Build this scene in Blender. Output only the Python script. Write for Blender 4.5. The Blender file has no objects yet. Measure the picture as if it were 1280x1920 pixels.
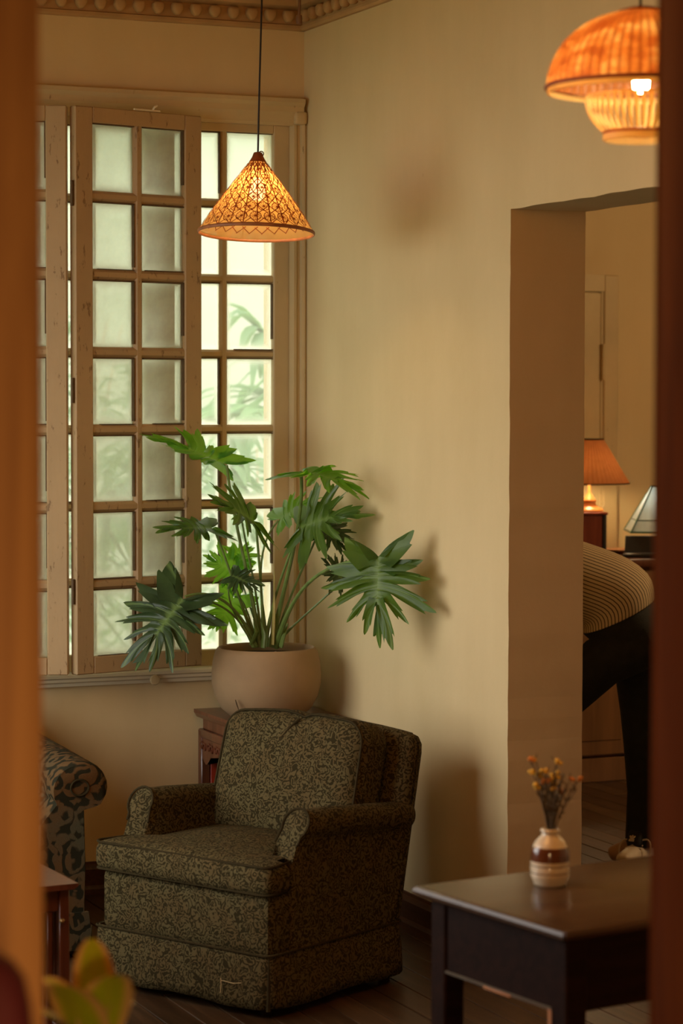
import bpy, bmesh, math, random
from mathutils import Vector, Matrix, Euler
from math import sin, cos, pi, radians as R

S = bpy.context.scene
COL = S.collection

# ------------------------------------------------------------------ camera
YAW = R(23.5); PITCH = math.atan(219 / 4533.0)
cam_d = bpy.data.cameras.new('camera'); cam = bpy.data.objects.new('camera', cam_d); COL.objects.link(cam)
cam.location = (-3.552, -8.531, 1.85)
cam.rotation_euler = (pi / 2 - PITCH, R(-0.12), -YAW)
cam_d.sensor_fit = 'HORIZONTAL'; cam_d.sensor_width = 24; cam_d.lens = 85.0
cam_d.dof.use_dof = True; cam_d.dof.focus_distance = 8.3; cam_d.dof.aperture_fstop = 3.4
cam_d.clip_end = 200
S.camera = cam

# ------------------------------------------------------------------ sky, daylight portals, added fill lights, exposure
W = bpy.data.worlds.new('overcast_sky'); S.world = W; W.use_nodes = True
bg = W.node_tree.nodes['Background']
bg.inputs[0].default_value = (1.0, 1.0, 0.95, 1); bg.inputs[1].default_value = 5.3

def area(name, loc, rot, sx, sy, power, col, portal=False):
    l = bpy.data.lights.new(name, 'AREA'); l.shape = 'RECTANGLE'; l.size = sx; l.size_y = sy
    l.energy = power; l.color = col
    if portal: l.cycles.is_portal = True
    o = bpy.data.objects.new(name, l); COL.objects.link(o); o.location = loc; o.rotation_euler = rot
    return o
area('daylight_portal', (-1.05, 0.42, 1.85), (-pi / 2, 0, 0), 2.2, 2.4, 1, (1, 1, 1), True)
area('daylight_portal', (-3.50, -1.6, 1.76), (0, -pi / 2, 0), 1.88, 2.8, 1, (1, 1, 1), True)
WARM = (1.0, 0.45, 0.11); LAMPY = (1.0, 0.68, 0.30)
def point_light(name, loc, power, rad=0.03, col=WARM):
    l = bpy.data.lights.new(name, 'POINT'); l.energy = power; l.color = col; l.shadow_soft_size = rad
    o = bpy.data.objects.new(name, l); COL.objects.link(o); o.location = loc
    return o
point_light('warm_fill_light', (-1.9, -4.0, 2.6), 42, 0.45)  # unseen warm fill, added to turn the dim walls orange
point_light('hall_fill_light', (-2.95, -7.15, 1.12), 36, 0.10, (1, .62, .28))  # unseen fill, added in the hall to brighten the left jamb
point_light('back_room_fill_light', (3.5, -.9, 2.7), 80, 0.25, (1, .72, .38))  # unseen fill, added to lift the next room's far wall
S.view_settings.view_transform = 'Standard'; S.view_settings.look = 'None'
S.view_settings.exposure = 0.0; S.view_settings.gamma = 1.0; S.view_settings.use_curve_mapping = False

# ------------------------------------------------------------------ mesh helpers
def NB(): return bmesh.new()

def obj(name, bm, mat, parent=None, smooth=True, ang=40):
    me = bpy.data.meshes.new(name)
    bmesh.ops.recalc_face_normals(bm, faces=bm.faces[:])
    bm.to_mesh(me); bm.free()
    if mat: me.materials.append(mat)
    o = bpy.data.objects.new(name, me); COL.objects.link(o)
    if smooth:
        for p in me.polygons: p.use_smooth = True
        try: me.set_sharp_from_angle(angle=R(ang))
        except Exception: pass
    if parent: o.parent = parent
    return o

def share(src, name, parent=None, loc=None, rot=None, scale=None):
    o = bpy.data.objects.new(name, src.data if hasattr(src, 'data') else src); COL.objects.link(o)
    if parent: o.parent = parent
    if loc is not None: o.location = loc
    if rot is not None: o.rotation_euler = rot
    if scale is not None: o.scale = scale
    return o

def tag(o, label=None, cat=None, group=None, kind=None):
    if label: o['label'] = label
    if cat: o['category'] = cat
    if group: o['group'] = group
    if kind: o['kind'] = kind
    return o

def thing(name, label, cat, loc=(0, 0, 0), rz=0, group=None, rot=None):
    o = bpy.data.objects.new(name, None); COL.objects.link(o); o.empty_display_size = 0.1
    o.location = loc; o.rotation_euler = rot if rot else (0, 0, rz)
    return tag(o, label, cat, group)

def struct(o): o['kind'] = 'structure'; return o
def sempty(name, loc=(0, 0, 0)):
    o = bpy.data.objects.new(name, None); COL.objects.link(o); o.location = loc; o['kind'] = 'structure'; return o

def box(bm, x0, x1, y0, y1, z0, z1, bev=0.0, seg=1, M=None):
    r = bmesh.ops.create_cube(bm, size=1.0)
    vs = r['verts']
    for v in vs:
        v.co = Vector((x0 + (v.co.x + .5) * (x1 - x0), y0 + (v.co.y + .5) * (y1 - y0), z0 + (v.co.z + .5) * (z1 - z0)))
    if M is not None:
        for v in vs: v.co = M @ v.co
    if bev > 0:
        es = list({e for v in vs for e in v.link_edges})
        bmesh.ops.bevel(bm, geom=es, offset=bev, segments=seg, profile=0.5, affect='EDGES', clamp_overlap=True)

def lathe(bm, prof, seg=32, c=(0, 0, 0), caps=(False, False)):
    rings = []
    for r, z in prof:
        rings.append([bm.verts.new((c[0] + r * cos(2 * pi * i / seg), c[1] + r * sin(2 * pi * i / seg), c[2] + z)) for i in range(seg)])
    for a, b in zip(rings, rings[1:]):
        for i in range(seg):
            j = (i + 1) % seg
            bm.faces.new((a[i], a[j], b[j], b[i]))
    if caps[0]: bm.faces.new(rings[0][::-1])
    if caps[1]: bm.faces.new(rings[-1])

def tube(bm, pts, rad, seg=8, closed=False, flat=None):
    pts = [Vector(p) for p in pts]; n = len(pts)
    rr = rad if isinstance(rad, (list, tuple)) else [rad] * n
    rings = []; prev = None
    for i, p in enumerate(pts):
        if closed: t = pts[(i + 1) % n] - pts[i - 1]
        else: t = pts[min(i + 1, n - 1)] - pts[max(i - 1, 0)]
        if t.length < 1e-9: t = Vector((0, 0, 1))
        t.normalize()
        if prev is None:
            a = Vector((0, 0, 1)) if abs(t.z) < 0.9 else Vector((1, 0, 0))
            u = (a - t * a.dot(t)).normalized()
        else:
            u = (prev - t * prev.dot(t)).normalized()
        prev = u; w = t.cross(u)
        f = flat or 1.0
        rings.append([bm.verts.new(p + (u * cos(2 * pi * k / seg) * f + w * sin(2 * pi * k / seg)) * rr[i]) for k in range(seg)])
    m = n if closed else n - 1
    for i in range(m):
        a, b = rings[i], rings[(i + 1) % n]
        for k in range(seg):
            l = (k + 1) % seg
            bm.faces.new((a[k], a[l], b[l], b[k]))
    if not closed:
        bm.faces.new(rings[0][::-1]); bm.faces.new(rings[-1])

def bez(p0, p1, p2, p3, n=14):
    p0, p1, p2, p3 = map(Vector, (p0, p1, p2, p3)); out = []
    for i in range(n + 1):
        t = i / n; s = 1 - t
        out.append(p0 * s ** 3 + p1 * 3 * s * s * t + p2 * 3 * s * t * t + p3 * t ** 3)
    return out

def prism(bm, poly, a0, a1, axis):
    """poly in the 2 other axes, extruded from a0 to a1 along axis ('x': poly=(y,z); 'y': (x,z); 'z': (x,y))"""
    def P(p, a):
        return {'x': (a, p[0], p[1]), 'y': (p[0], a, p[1]), 'z': (p[0], p[1], a)}[axis]
    A = [bm.verts.new(P(p, a0)) for p in poly]; B = [bm.verts.new(P(p, a1)) for p in poly]
    n = len(poly)
    for i in range(n):
        j = (i + 1) % n
        bm.faces.new((A[i], A[j], B[j], B[i]))
    bm.faces.new(A[::-1]); bm.faces.new(B)

def rbox(bm, sx, sy, sz, r, cuts=12, fn=None, M=None):
    """rounded, finely divided box centred on 0; fn reshapes each vertex"""
    old = set(bm.verts)
    r0 = bmesh.ops.create_cube(bm, size=2.0)
    es = list({e for v in r0['verts'] for e in v.link_edges})
    bmesh.ops.subdivide_edges(bm, edges=es, cuts=cuts, use_grid_fill=True)
    vs = [v for v in bm.verts if v not in old]
    h = Vector((sx / 2, sy / 2, sz / 2))
    for v in vs:
        # concentrate divisions near the edges
        q = Vector([math.copysign(1 - (1 - abs(c)) ** 1.5 if abs(c) > 0 else 0, c) for c in v.co])
        u = Vector((q.x * h.x, q.y * h.y, q.z * h.z))
        inn = Vector([max(-(h[i] - r), min(h[i] - r, u[i])) for i in range(3)])
        d = u - inn
        if d.length > 1e-9: u = inn + d.normalized() * r
        if fn: u = fn(u, q)
        v.co = M @ u if M is not None else u

def rect_loop(sx, sy, r, z=0, n=6):
    pts = []
    for cx, cy, a0 in ((sx / 2 - r, sy / 2 - r, 0), (-sx / 2 + r, sy / 2 - r, pi / 2), (-sx / 2 + r, -sy / 2 + r, pi), (sx / 2 - r, -sy / 2 + r, 1.5 * pi)):
        for i in range(n + 1):
            a = a0 + pi / 2 * i / n
            pts.append(Vector((cx + r * cos(a), cy + r * sin(a), z)))
    return pts

# ------------------------------------------------------------------ materials
class N:
    """tiny node helper"""
    def __init__(s, name):
        s.m = bpy.data.materials.new(name); s.m.use_nodes = True
        s.nt = s.m.node_tree; s.b = s.nt.nodes['Principled BSDF']; s.out = s.nt.nodes['Material Output']
        s._tc = None
    def n(s, t, **kw):
        nd = s.nt.nodes.new(t)
        for k, v in kw.items():
            if k.startswith('_'): setattr(nd, k[1:], v)
        return nd
    def l(s, a, b): s.nt.links.new(a, b)
    def tc(s, w='Object'):
        if s._tc is None: s._tc = s.n('ShaderNodeTexCoord')
        return s._tc.outputs[w]
    def map(s, src, scale=(1, 1, 1), rot=(0, 0, 0), loc=(0, 0, 0)):
        m = s.n('ShaderNodeMapping'); s.l(src, m.inputs[0]); m.inputs[1].default_value = loc; m.inputs[2].default_value = rot; m.inputs[3].default_value = scale
        return m.outputs[0]
    def noise(s, src, scale, detail=4, rough=.5, dist=0, out='Fac'):
        t = s.n('ShaderNodeTexNoise'); s.l(src, t.inputs['Vector']); t.inputs['Scale'].default_value = scale
        t.inputs['Detail'].default_value = detail; t.inputs['Roughness'].default_value = rough; t.inputs['Distortion'].default_value = dist
        return t.outputs[out]
    def ramp(s, src, stops, interp='LINEAR'):
        r = s.n('ShaderNodeValToRGB'); s.l(src, r.inputs[0]); e = r.color_ramp.elements; r.color_ramp.interpolation = interp
        while len(e) < len(stops): e.new(.5)
        for i, (p, c) in enumerate(stops):
            e[i].position = p; e[i].color = c if len(c) == 4 else (*c, 1)
        return r.outputs[0]
    def math(s, op, a, b=None, clamp=False):
        m = s.n('ShaderNodeMath'); m.operation = op; m.use_clamp = clamp
        for i, v in enumerate((a, b)):
            if v is None: continue
            if isinstance(v, (int, float)): m.inputs[i].default_value = v
            else: s.l(v, m.inputs[i])
        return m.outputs[0]
    def mix(s, f, a, b, bt='MIX'):
        m = s.n('ShaderNodeMix'); m.data_type = 'RGBA'; m.blend_type = bt
        for i, v in ((0, f), (6, a), (7, b)):
            if isinstance(v, (int, float)): m.inputs[i].default_value = v
            elif isinstance(v, tuple): m.inputs[i].default_value = v if len(v) == 4 else (*v, 1)
            else: s.l(v, m.inputs[i])
        return m.outputs[2]
    def bump(s, h, st=.3, d=.01):
        b = s.n('ShaderNodeBump'); s.l(h, b.inputs['Height']); b.inputs['Strength'].default_value = st; b.inputs['Distance'].default_value = d
        s.l(b.outputs[0], s.b.inputs['Normal']); return b
    def set(s, col=None, rough=None, **kw):
        if col is not None:
            if isinstance(col, tuple): s.b.inputs['Base Color'].default_value = (*col[:3], 1)
            else: s.l(col, s.b.inputs['Base Color'])
        if rough is not None:
            if isinstance(rough, (int, float)): s.b.inputs['Roughness'].default_value = rough
            else: s.l(rough, s.b.inputs['Roughness'])
        for k, v in kw.items(): s.b.inputs[k.replace('_', ' ')].default_value = v
        return s.m

def m_plain(name, col, rough=.5, var=.12, scale=12, bump=0, **kw):
    k = N(name); f = k.noise(k.tc(), scale, 5)
    c = k.ramp(f, [(.25, tuple(x * (1 - var) for x in col)), (.75, tuple(min(1, x * (1 + var)) for x in col))])
    if bump: k.bump(k.noise(k.tc(), scale * 6, 3), bump, .004)
    return k.set(c, rough, **kw)

def m_plaster(name, a, b):
    k = N(name); f1 = k.noise(k.tc(), 1.3, 6, .6); f2 = k.noise(k.map(k.tc(), (1, 1, .25)), 5, 5, .6)
    f = k.math('ADD', k.math('MULTIPLY', f1, .6), k.math('MULTIPLY', f2, .4))
    c = k.ramp(f, [(.32, a), (.68, b)])
    sp = k.ramp(k.noise(k.tc(), 26, 2, .4), [(.78, (0, 0, 0)), (.82, (1, 1, 1))])
    c = k.mix(k.math('MULTIPLY', sp, .25), c, (.5, .33, .16))
    k.bump(k.noise(k.tc(), 18, 6, .65), .12, .01)
    return k.set(c, .75, Specular_IOR_Level=.2)

def m_wood(name, a, b, rough=.35, axis='x', scale=1.0, coat=0.0, spec=.4):
    k = N(name)
    sc = {'x': (1, 14, 14), 'y': (14, 1, 14), 'z': (14, 14, 1)}[axis]
    v = k.map(k.tc(), tuple(q * scale for q in sc))
    f = k.noise(v, 2.5, 6, .6, .8)
    c = k.ramp(f, [(.3, a), (.7, b)])
    k.bump(f, .12, .004)
    return k.set(c, rough, Coat_Weight=coat, Coat_Roughness=.15, Specular_IOR_Level=spec)

def m_paint(name, col, chip, amt=.66, rough=.5):
    k = N(name); f1 = k.noise(k.tc(), 4, 5, .6)
    c = k.ramp(f1, [(.3, tuple(x * .86 for x in col)), (.7, col)])
    ch = k.ramp(k.noise(k.map(k.tc(), (3, 3, 1)), 14, 6, .7), [(amt, (0, 0, 0)), (amt + .05, (1, 1, 1))])
    c = k.mix(k.math('MULTIPLY', ch, .7), c, chip)
    k.bump(k.noise(k.map(k.tc(), (6, 6, 1)), 12, 4), .15, .004)
    return k.set(c, rough, Specular_IOR_Level=.35)

def m_glass_dusty(name, dust=.16):
    """clear old pane with a film of dust that thickens towards its edges"""
    k = N(name); nt = k.nt; nt.nodes.remove(k.b)
    g = k.tc('Generated')
    sx = k.n('ShaderNodeSeparateXYZ'); k.l(g, sx.inputs[0])
    def edge(o):
        d = k.math('ABSOLUTE', k.math('SUBTRACT', o, .5)); return k.math('POWER', k.math('MULTIPLY', d, 2), 9)
    e = k.math('MAXIMUM', edge(sx.outputs[0]), edge(sx.outputs[2]))
    nz = k.noise(k.tc('Object'), 22, 5, .6)
    d = k.math('ADD', k.math('MULTIPLY', e, .75), k.math('MULTIPLY', k.math('ADD', k.math('MULTIPLY', nz, .7), .65), dust), True)
    tr = k.n('ShaderNodeBsdfTransparent'); tr.inputs[0].default_value = (.97, .99, .95, 1)
    gl = k.n('ShaderNodeBsdfGlossy'); gl.inputs['Roughness'].default_value = .03
    fr = k.n('ShaderNodeFresnel'); fr.inputs[0].default_value = 1.45
    bmp = k.n('ShaderNodeBump'); bmp.inputs['Strength'].default_value = .1; bmp.inputs['Distance'].default_value = .01
    k.l(k.noise(k.tc('Object'), 5, 2), bmp.inputs['Height']); k.l(bmp.outputs[0], gl.inputs['Normal'])
    m1 = k.n('ShaderNodeMixShader'); k.l(fr.outputs[0], m1.inputs[0]); k.l(tr.outputs[0], m1.inputs[1]); k.l(gl.outputs[0], m1.inputs[2])
    tl = k.n('ShaderNodeBsdfTranslucent'); tl.inputs[0].default_value = (.9, .9, .8, 1)
    m2 = k.n('ShaderNodeMixShader'); k.l(d, m2.inputs[0]); k.l(m1.outputs[0], m2.inputs[1]); k.l(tl.outputs[0], m2.inputs[2])
    k.l(m2.outputs[0], k.out.inputs[0])
    return k.m

def m_translucent(name, col, tcol, tf=.5, rough=.5, pattern=None):
    k = N(name); c = col
    f = k.noise(k.tc(), 30, 4)
    c1 = k.ramp(f, [(.3, tuple(x * .8 for x in col)), (.7, col)])
    k.set(c1, rough)
    tl = k.n('ShaderNodeBsdfTranslucent')
    if pattern: k.l(pattern(k), tl.inputs[0])
    else: tl.inputs[0].default_value = (*tcol, 1)
    m = k.n('ShaderNodeMixShader'); m.inputs[0].default_value = tf
    k.l(k.b.outputs[0], m.inputs[1]); k.l(tl.outputs[0], m.inputs[2]); k.l(m.outputs[0], k.out.inputs[0])
    return k.m

def m_leaf(name, dark, light, tl=(.25, .5, .03), tf=.3, rough=.32):
    k = N(name)
    at = k.n('ShaderNodeAttribute'); at.attribute_name = 'vein'
    f = k.noise(k.tc(), 9, 4)
    c = k.ramp(f, [(.3, dark), (.7, light)])
    c = k.mix(k.math('MULTIPLY', at.outputs['Fac'], .55), c, (.22, .34, .09))
    k.set(c, rough + .1, Specular_IOR_Level=.35)
    k.bump(k.math('ADD', at.outputs['Fac'], k.noise(k.tc(), 60, 2)), .2, .004)
    t = k.n('ShaderNodeBsdfTranslucent'); t.inputs[0].default_value = (*tl, 1)
    m = k.n('ShaderNodeMixShader'); m.inputs[0].default_value = tf
    k.l(k.b.outputs[0], m.inputs[1]); k.l(t.outputs[0], m.inputs[2]); k.l(m.outputs[0], k.out.inputs[0])
    return k.m

def m_damask(name, ground, motif, motif2, scale=26):
    """woven scroll-and-leaf pattern"""
    k = N(name); src = k.tc()
    dn = k.n('ShaderNodeTexNoise'); k.l(src, dn.inputs['Vector']); dn.inputs['Scale'].default_value = scale * .55; dn.inputs['Detail'].default_value = 2
    off = k.n('ShaderNodeVectorMath'); off.operation = 'MULTIPLY_ADD'
    k.l(dn.outputs['Color'], off.inputs[0]); off.inputs[1].default_value = (.06,) * 3; k.l(src, off.inputs[2])
    vo = k.n('ShaderNodeTexVoronoi'); vo.feature = 'F1'; k.l(off.outputs[0], vo.inputs['Vector']); vo.inputs['Scale'].default_value = scale
    rings = k.math('SINE', k.math('MULTIPLY', vo.outputs['Distance'], 17))
    vo2 = k.n('ShaderNodeTexVoronoi'); vo2.feature = 'DISTANCE_TO_EDGE'; k.l(off.outputs[0], vo2.inputs['Vector']); vo2.inputs['Scale'].default_value = scale * 1.7
    f = k.math('ADD', k.math('MULTIPLY', rings, .35), k.math('MULTIPLY', vo2.outputs['Distance'], 2.2))
    mask = k.ramp(f, [(.14, (0, 0, 0)), (.36, (1, 1, 1))])
    patch = k.ramp(k.noise(src, scale * .3, 3), [(.4, motif), (.62, motif2)])
    c = k.mix(mask, ground, patch)
    fine = k.noise(src, 420, 2)
    c = k.mix(k.math('MULTIPLY', fine, .35), c, tuple(x * .5 for x in ground))
    k.bump(k.math('ADD', mask, k.math('MULTIPLY', fine, .8)), .3, .003)
    return k.set(c, .85, Specular_IOR_Level=.08)

def m_tapestry(name):
    k = N(name); src = k.tc()
    dn = k.n('ShaderNodeTexNoise'); k.l(src, dn.inputs['Vector']); dn.inputs['Scale'].default_value = 6; dn.inputs['Detail'].default_value = 2
    off = k.n('ShaderNodeVectorMath'); off.operation = 'MULTIPLY_ADD'
    k.l(dn.outputs['Color'], off.inputs[0]); off.inputs[1].default_value = (.18,) * 3; k.l(src, off.inputs[2])
    wv = k.n('ShaderNodeTexWave'); wv.wave_type = 'RINGS'; k.l(off.outputs[0], wv.inputs['Vector']); wv.inputs['Scale'].default_value = 3.2; wv.inputs['Distortion'].default_value = 16; wv.inputs['Detail'].default_value = 2
    vo = k.n('ShaderNodeTexVoronoi'); k.l(off.outputs[0], vo.inputs['Vector']); vo.inputs['Scale'].default_value = 9
    c = k.ramp(wv.outputs['Fac'], [(.2, (.10, .13, .09)), (.42, (.17, .23, .17)), (.5, (.42, .31, .15)), (.66, (.34, .2, .09)), (.85, (.12, .09, .05))])
    c2 = k.ramp(vo.outputs['Distance'], [(.18, (.45, .24, .1)), (.3, (.26, .13, .06)), (.45, (.1, .1, .06))])
    c = k.mix(k.ramp(k.noise(src, 5, 2), [(.45, (0, 0, 0)), (.55, (1, 1, 1))]), c, c2)
    k.bump(k.noise(src, 300, 2), .3, .003)
    return k.set(c, .85, Specular_IOR_Level=.15)

def m_emit(name, col, st):
    k = N(name); k.set(col, .4); k.b.inputs['Emission Color'].default_value = (*col, 1); k.b.inputs['Emission Strength'].default_value = st
    return k.m

def m_stripes(name, base, line, freq=62):
    """knitted jersey with fine lengthwise lines; 'st' runs around the torso"""
    k = N(name); at = k.n('ShaderNodeAttribute'); at.attribute_name = 'st'
    f = k.math('SINE', k.math('MULTIPLY', at.outputs['Fac'], freq))
    c = k.mix(k.ramp(f, [(.50, (0, 0, 0)), (.8, (1, 1, 1))]), base, line)
    return k.set(c, .85)

WALL = m_plaster('wall_plaster', (.60, .465, .245), (.69, .545, .305))
WALL2 = m_plaster('back_room_plaster', (.60, .46, .25), (.68, .54, .31))
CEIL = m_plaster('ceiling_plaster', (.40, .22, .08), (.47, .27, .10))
OCHRE = m_plaster('ochre_plaster', (.36, .17, .05), (.44, .21, .065))  # for unseen walls; ochre made up to warm the light they bounce
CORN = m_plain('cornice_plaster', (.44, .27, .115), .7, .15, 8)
PAINT = m_paint('cream_painted_wood', (.58, .45, .24), (.2, .11, .04))
PAINT2 = m_paint('worn_cream_paint', (.45, .31, .155), (.14, .07, .025), .60)
SILLP = m_paint('lit_sill_paint', (.84, .77, .56), (.3, .2, .1), .68)  # whiter than the casing: daylight on the sill put into its colour
PUTTY = m_plain('old_putty', (.10, .06, .025), .8, .3, 30)
GLASS = m_glass_dusty('dusty_glass', .13)
DARKW = m_wood('dark_floor_wood', (.035, .018, .008), (.085, .045, .02), .38, 'y')
DARKW2 = m_wood('dark_floor_wood_worn', (.05, .028, .013), (.12, .066, .03), .42, 'y')
BASEW = m_wood('dark_skirting_wood', (.05, .022, .010), (.10, .04, .016), .35, 'y')
MAHOG = m_wood('mahogany', (.075, .022, .010), (.16, .05, .022), .3, 'z', 1, .3)
TABLEW = m_wood('nearly_black_wood', (.012, .005, .003), (.026, .010, .006), .6, 'x', 1, 0, .08)
TABLET = m_wood('polished_table_top', (.055, .03, .016), (.085, .045, .022), .22, 'x', .6, 0, .22)
ORANGE_EDGE = m_plain('orange_edge_wood', (.45, .2, .08), .5, .2, 20)  # orange strips along the desk apron and one leg
REDLAC = m_plain('red_lacquer', (.42, .035, .012), .4, .15, 10)
ORANGE = m_wood('orange_varnished_wood', (.40, .17, .05), (.60, .28, .085), .6, 'z', .5, 0)
FRAME_SHADE = m_wood('shaded_frame_wood', (.10, .026, .006), (.20, .056, .011), .8, 'z', .5, 0, .08)  # redder, darker copy for the frame's dim parts: shade put into the colour
FABRIC = m_damask('olive_damask', (.033, .025, .009), (.126, .100, .042), (.126, .088, .035), 42)
FABRICD = m_plain('dark_olive_piping', (.040, .030, .013), .9, .2, 60, 0, Specular_IOR_Level=.05)
TAPES = m_damask('tapestry_fabric', (.028, .026, .014), (.15, .082, .032), (.10, .095, .055), 13)
CLAY = m_plain('buff_stoneware', (.32, .205, .10), .8, .12, 7, .25)
SOIL = m_plain('soil', (.05, .03, .018), .95, .5, 60, .8)
BARK = m_plain('bark_chips', (.30, .22, .14), .9, .4, 30)
STEM = m_plain('green_stem', (.13, .20, .045), .45, .3, 25)
STEMY = m_plain('yellow_sheath', (.45, .38, .10), .5, .25, 25)
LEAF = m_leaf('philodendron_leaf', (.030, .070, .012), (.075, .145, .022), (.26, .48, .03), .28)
LEAFB = m_leaf('sunlit_leaf', (.06, .19, .015), (.12, .30, .03), (.36, .75, .04), .5)  # brighter copy of the leaf: light through the blade put into its colour
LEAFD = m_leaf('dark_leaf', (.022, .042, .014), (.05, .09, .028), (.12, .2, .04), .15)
BLACK = m_plain('black_plastic', (.012, .012, .012), .4, .2)
BLACKM = m_plain('black_cord', (.015, .010, .008), .5, .2)
BRASS = m_plain('aged_brass', (.32, .2, .08), .4, .3, 20, 0, Metallic=.8)
CHINA = m_plain('white_china', (.72, .62, .44), .25, .08, 10, 0, Coat_Weight=.4)
BROWNG = m_plain('brown_glaze', (.13, .04, .015), .18, .3, 14, 0, Coat_Weight=.5)
def add_clear(m, f):
    """let a little light straight through the gaps of an open weave"""
    nt = m.node_tree; out = nt.nodes['Material Output']; src = out.inputs[0].links[0].from_socket
    t = nt.nodes.new('ShaderNodeBsdfTransparent'); x = nt.nodes.new('ShaderNodeMixShader'); x.inputs[0].default_value = f
    nt.links.new(src, x.inputs[1]); nt.links.new(t.outputs[0], x.inputs[2]); nt.links.new(x.outputs[0], out.inputs[0]); return m
PAPER = add_clear(m_translucent('lamp_lining', (.78, .50, .18), (.95, .55, .16), .55), .03)
WEAVE = m_translucent('bamboo_weave', (.30, .085, .02), (.55, .14, .02), .25)
BULB = m_emit('warm_bulb', (1.0, .78, .45), 30)

# ------------------------------------------------------------------ big structure: room shell
CH = 3.52   # ceiling height
SILL, HEAD = 0.80, 2.93
bm = NB()   # window wall, with the window opening x -2.02..-0.03
box(bm, -3.55, -2.06, 0, .3, 0, CH); box(bm, -2.06, -.02, 0, .3, 0, SILL); box(bm, -2.06, -.02, 0, .3, HEAD, CH); box(bm, -.02, .27, 0, .3, 0, CH); box(bm, .19, .27, .3, .68, 0, CH); box(bm, .19, 1.05, .60, .72, 0, CH)
struct(obj('wall_back', bm, WALL, None, False))
bm = NB()   # right wall with the wide opening y -3.35..-1.70, slightly wavy plaster edges
OY, OZ, TH = -1.70, 2.44, .27
def wavy(n, a, b, amp, seed):
    rnd = random.Random(seed); return [(a + (b - a) * i / n, rnd.uniform(-amp, amp)) for i in range(n + 1)]
def rough_box(x0, x1, y0, y1, z0, z1, edge, seed, lim=1e9):
    """wall block whose opening edge ('y' end or 'z' bottom) is slightly uneven"""
    rnd = random.Random(seed); n = 36; A = []
    for i in range(n + 1):
        t = i / n; d = 0 if i in (0, n) or (edge == 'z' and y0 + (y1 - y0) * t > lim) else rnd.uniform(-.003, .003)
        if edge == 'y': z = z0 + (z1 - z0) * t; A.append([bm.verts.new(p) for p in ((x0, y0 + d, z), (x1, y0 + d * .6, z), (x1, y1, z), (x0, y1, z))])
        else: y = y0 + (y1 - y0) * t; A.append([bm.verts.new(p) for p in ((x0, y, z0 + d), (x1, y, z0 + d * .6), (x1, y, z1), (x0, y, z1))])
    for p, q in zip(A, A[1:]):
        for k in range(4): bm.faces.new((p[k], p[(k + 1) % 4], q[(k + 1) % 4], q[k]))
    bm.faces.new(A[0]); bm.faces.new(A[-1])
rough_box(0, TH, OY, 0, 0, OZ, 'y', 3); rough_box(0, TH, -3.35, 0, OZ, CH, 'z', 5, OY - .01)
box(bm, 0, TH, -6.0, -3.35, 0, CH)
struct(obj('wall_right', bm, WALL, None, False))
bm = NB()   # left wall with a large window opening, out of frame
box(bm, -3.55, -3.3, -5.5, -3.0, 0, CH); box(bm, -3.55, -3.3, -.2, .3, 0, CH); box(bm, -3.55, -3.3, -3.0, -.2, 0, .82); box(bm, -3.55, -3.3, -3.0, -.2, 2.70, CH)
struct(obj('wall_left', bm, OCHRE, None, False))
JY = -5.62  # doorway between the hall where the camera stands and the room
JL, JR = -2.702, -1.737
bm = NB()
box(bm, -6.2, JL - .10, JY - .02, JY + .13, 0, CH); box(bm, JR + .10, 4.8, JY - .02, JY + .13, 0, CH); box(bm, JL - .10, JR + .10, JY - .02, JY + .13, 2.7, CH)
struct(obj('wall_front', bm, OCHRE, None, False))
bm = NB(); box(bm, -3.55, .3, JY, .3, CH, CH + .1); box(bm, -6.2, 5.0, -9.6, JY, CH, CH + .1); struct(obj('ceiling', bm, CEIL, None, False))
# back room seen through the opening
bm = NB(); box(bm, .9, 4.6, 2.2, 2.4, 0, CH); struct(obj('wall_back_room_far', bm, WALL2, None, False))
bm = NB(); box(bm, .9, 1.05, .6, 2.2, 0, CH); struct(obj('wall_back_room_left', bm, WALL2, None, False))
bm = NB(); box(bm, 4.6, 4.8, -6, 2.4, 0, CH); struct(obj('wall_back_room_right', bm, WALL2, None, False))
bm = NB(); box(bm, .27, 4.8, JY, 2.4, CH, CH + .1); struct(obj('ceiling_back_room', bm, CEIL, None, False))
# hall behind the camera
bm = NB(); box(bm, -6.2, 2.2, -9.8, -9.6, 0, CH); struct(obj('wall_hall_back', bm, WALL, None, False))
bm = NB(); box(bm, -6.4, -6.2, -9.8, JY, 0, CH); struct(obj('wall_hall_left', bm, WALL, None, False))
bm = NB(); box(bm, 2.2, 2.4, -9.8, JY, 0, CH); struct(obj('wall_hall_right', bm, WALL, None, False))

# floor: sub-floor and single boards
bm = NB(); box(bm, -6.2, 4.8, -9.8, 2.4, -.12, -.022); floor = struct(obj('floor', bm, DARKW, None, False))
pw = .105
pm = []
for v, (mat, L) in enumerate(((DARKW, 2.0), (DARKW2, 2.0), (DARKW, 2.0))):
    bm = NB(); box(bm, -pw / 2 + .0015, pw / 2 - .0015, -L / 2 + .002, L / 2 - .002, -.022, 0, .0022)
    o = obj('plank', bm, mat, floor, False); pm.append(o)
rnd = random.Random(8); first = [True] * 3; cnt = 0
def lay(x0, x1, y0, y1):
    global cnt
    x = x0 + pw / 2
    while x < x1:
        y = y0 + rnd.uniform(-1.6, 0) + 1.0
        while y - 1.0 < y1:
            if y + 1.0 > y0:
                v = rnd.choice((0, 0, 1, 2))
                a, b = max(y - 1.0, y0), min(y + 1.0, y1)
                if b - a > .05:
                    L = (b - a) / 2.0
                    if first[v]: o = pm[v]; first[v] = False
                    else: o = share(pm[v], 'plank', floor)
                    o.location = (x, (a + b) / 2, rnd.uniform(-.0012, .0006)); o.scale = (1, L, 1); cnt += 1
            y += 2.0
        x += pw
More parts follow.
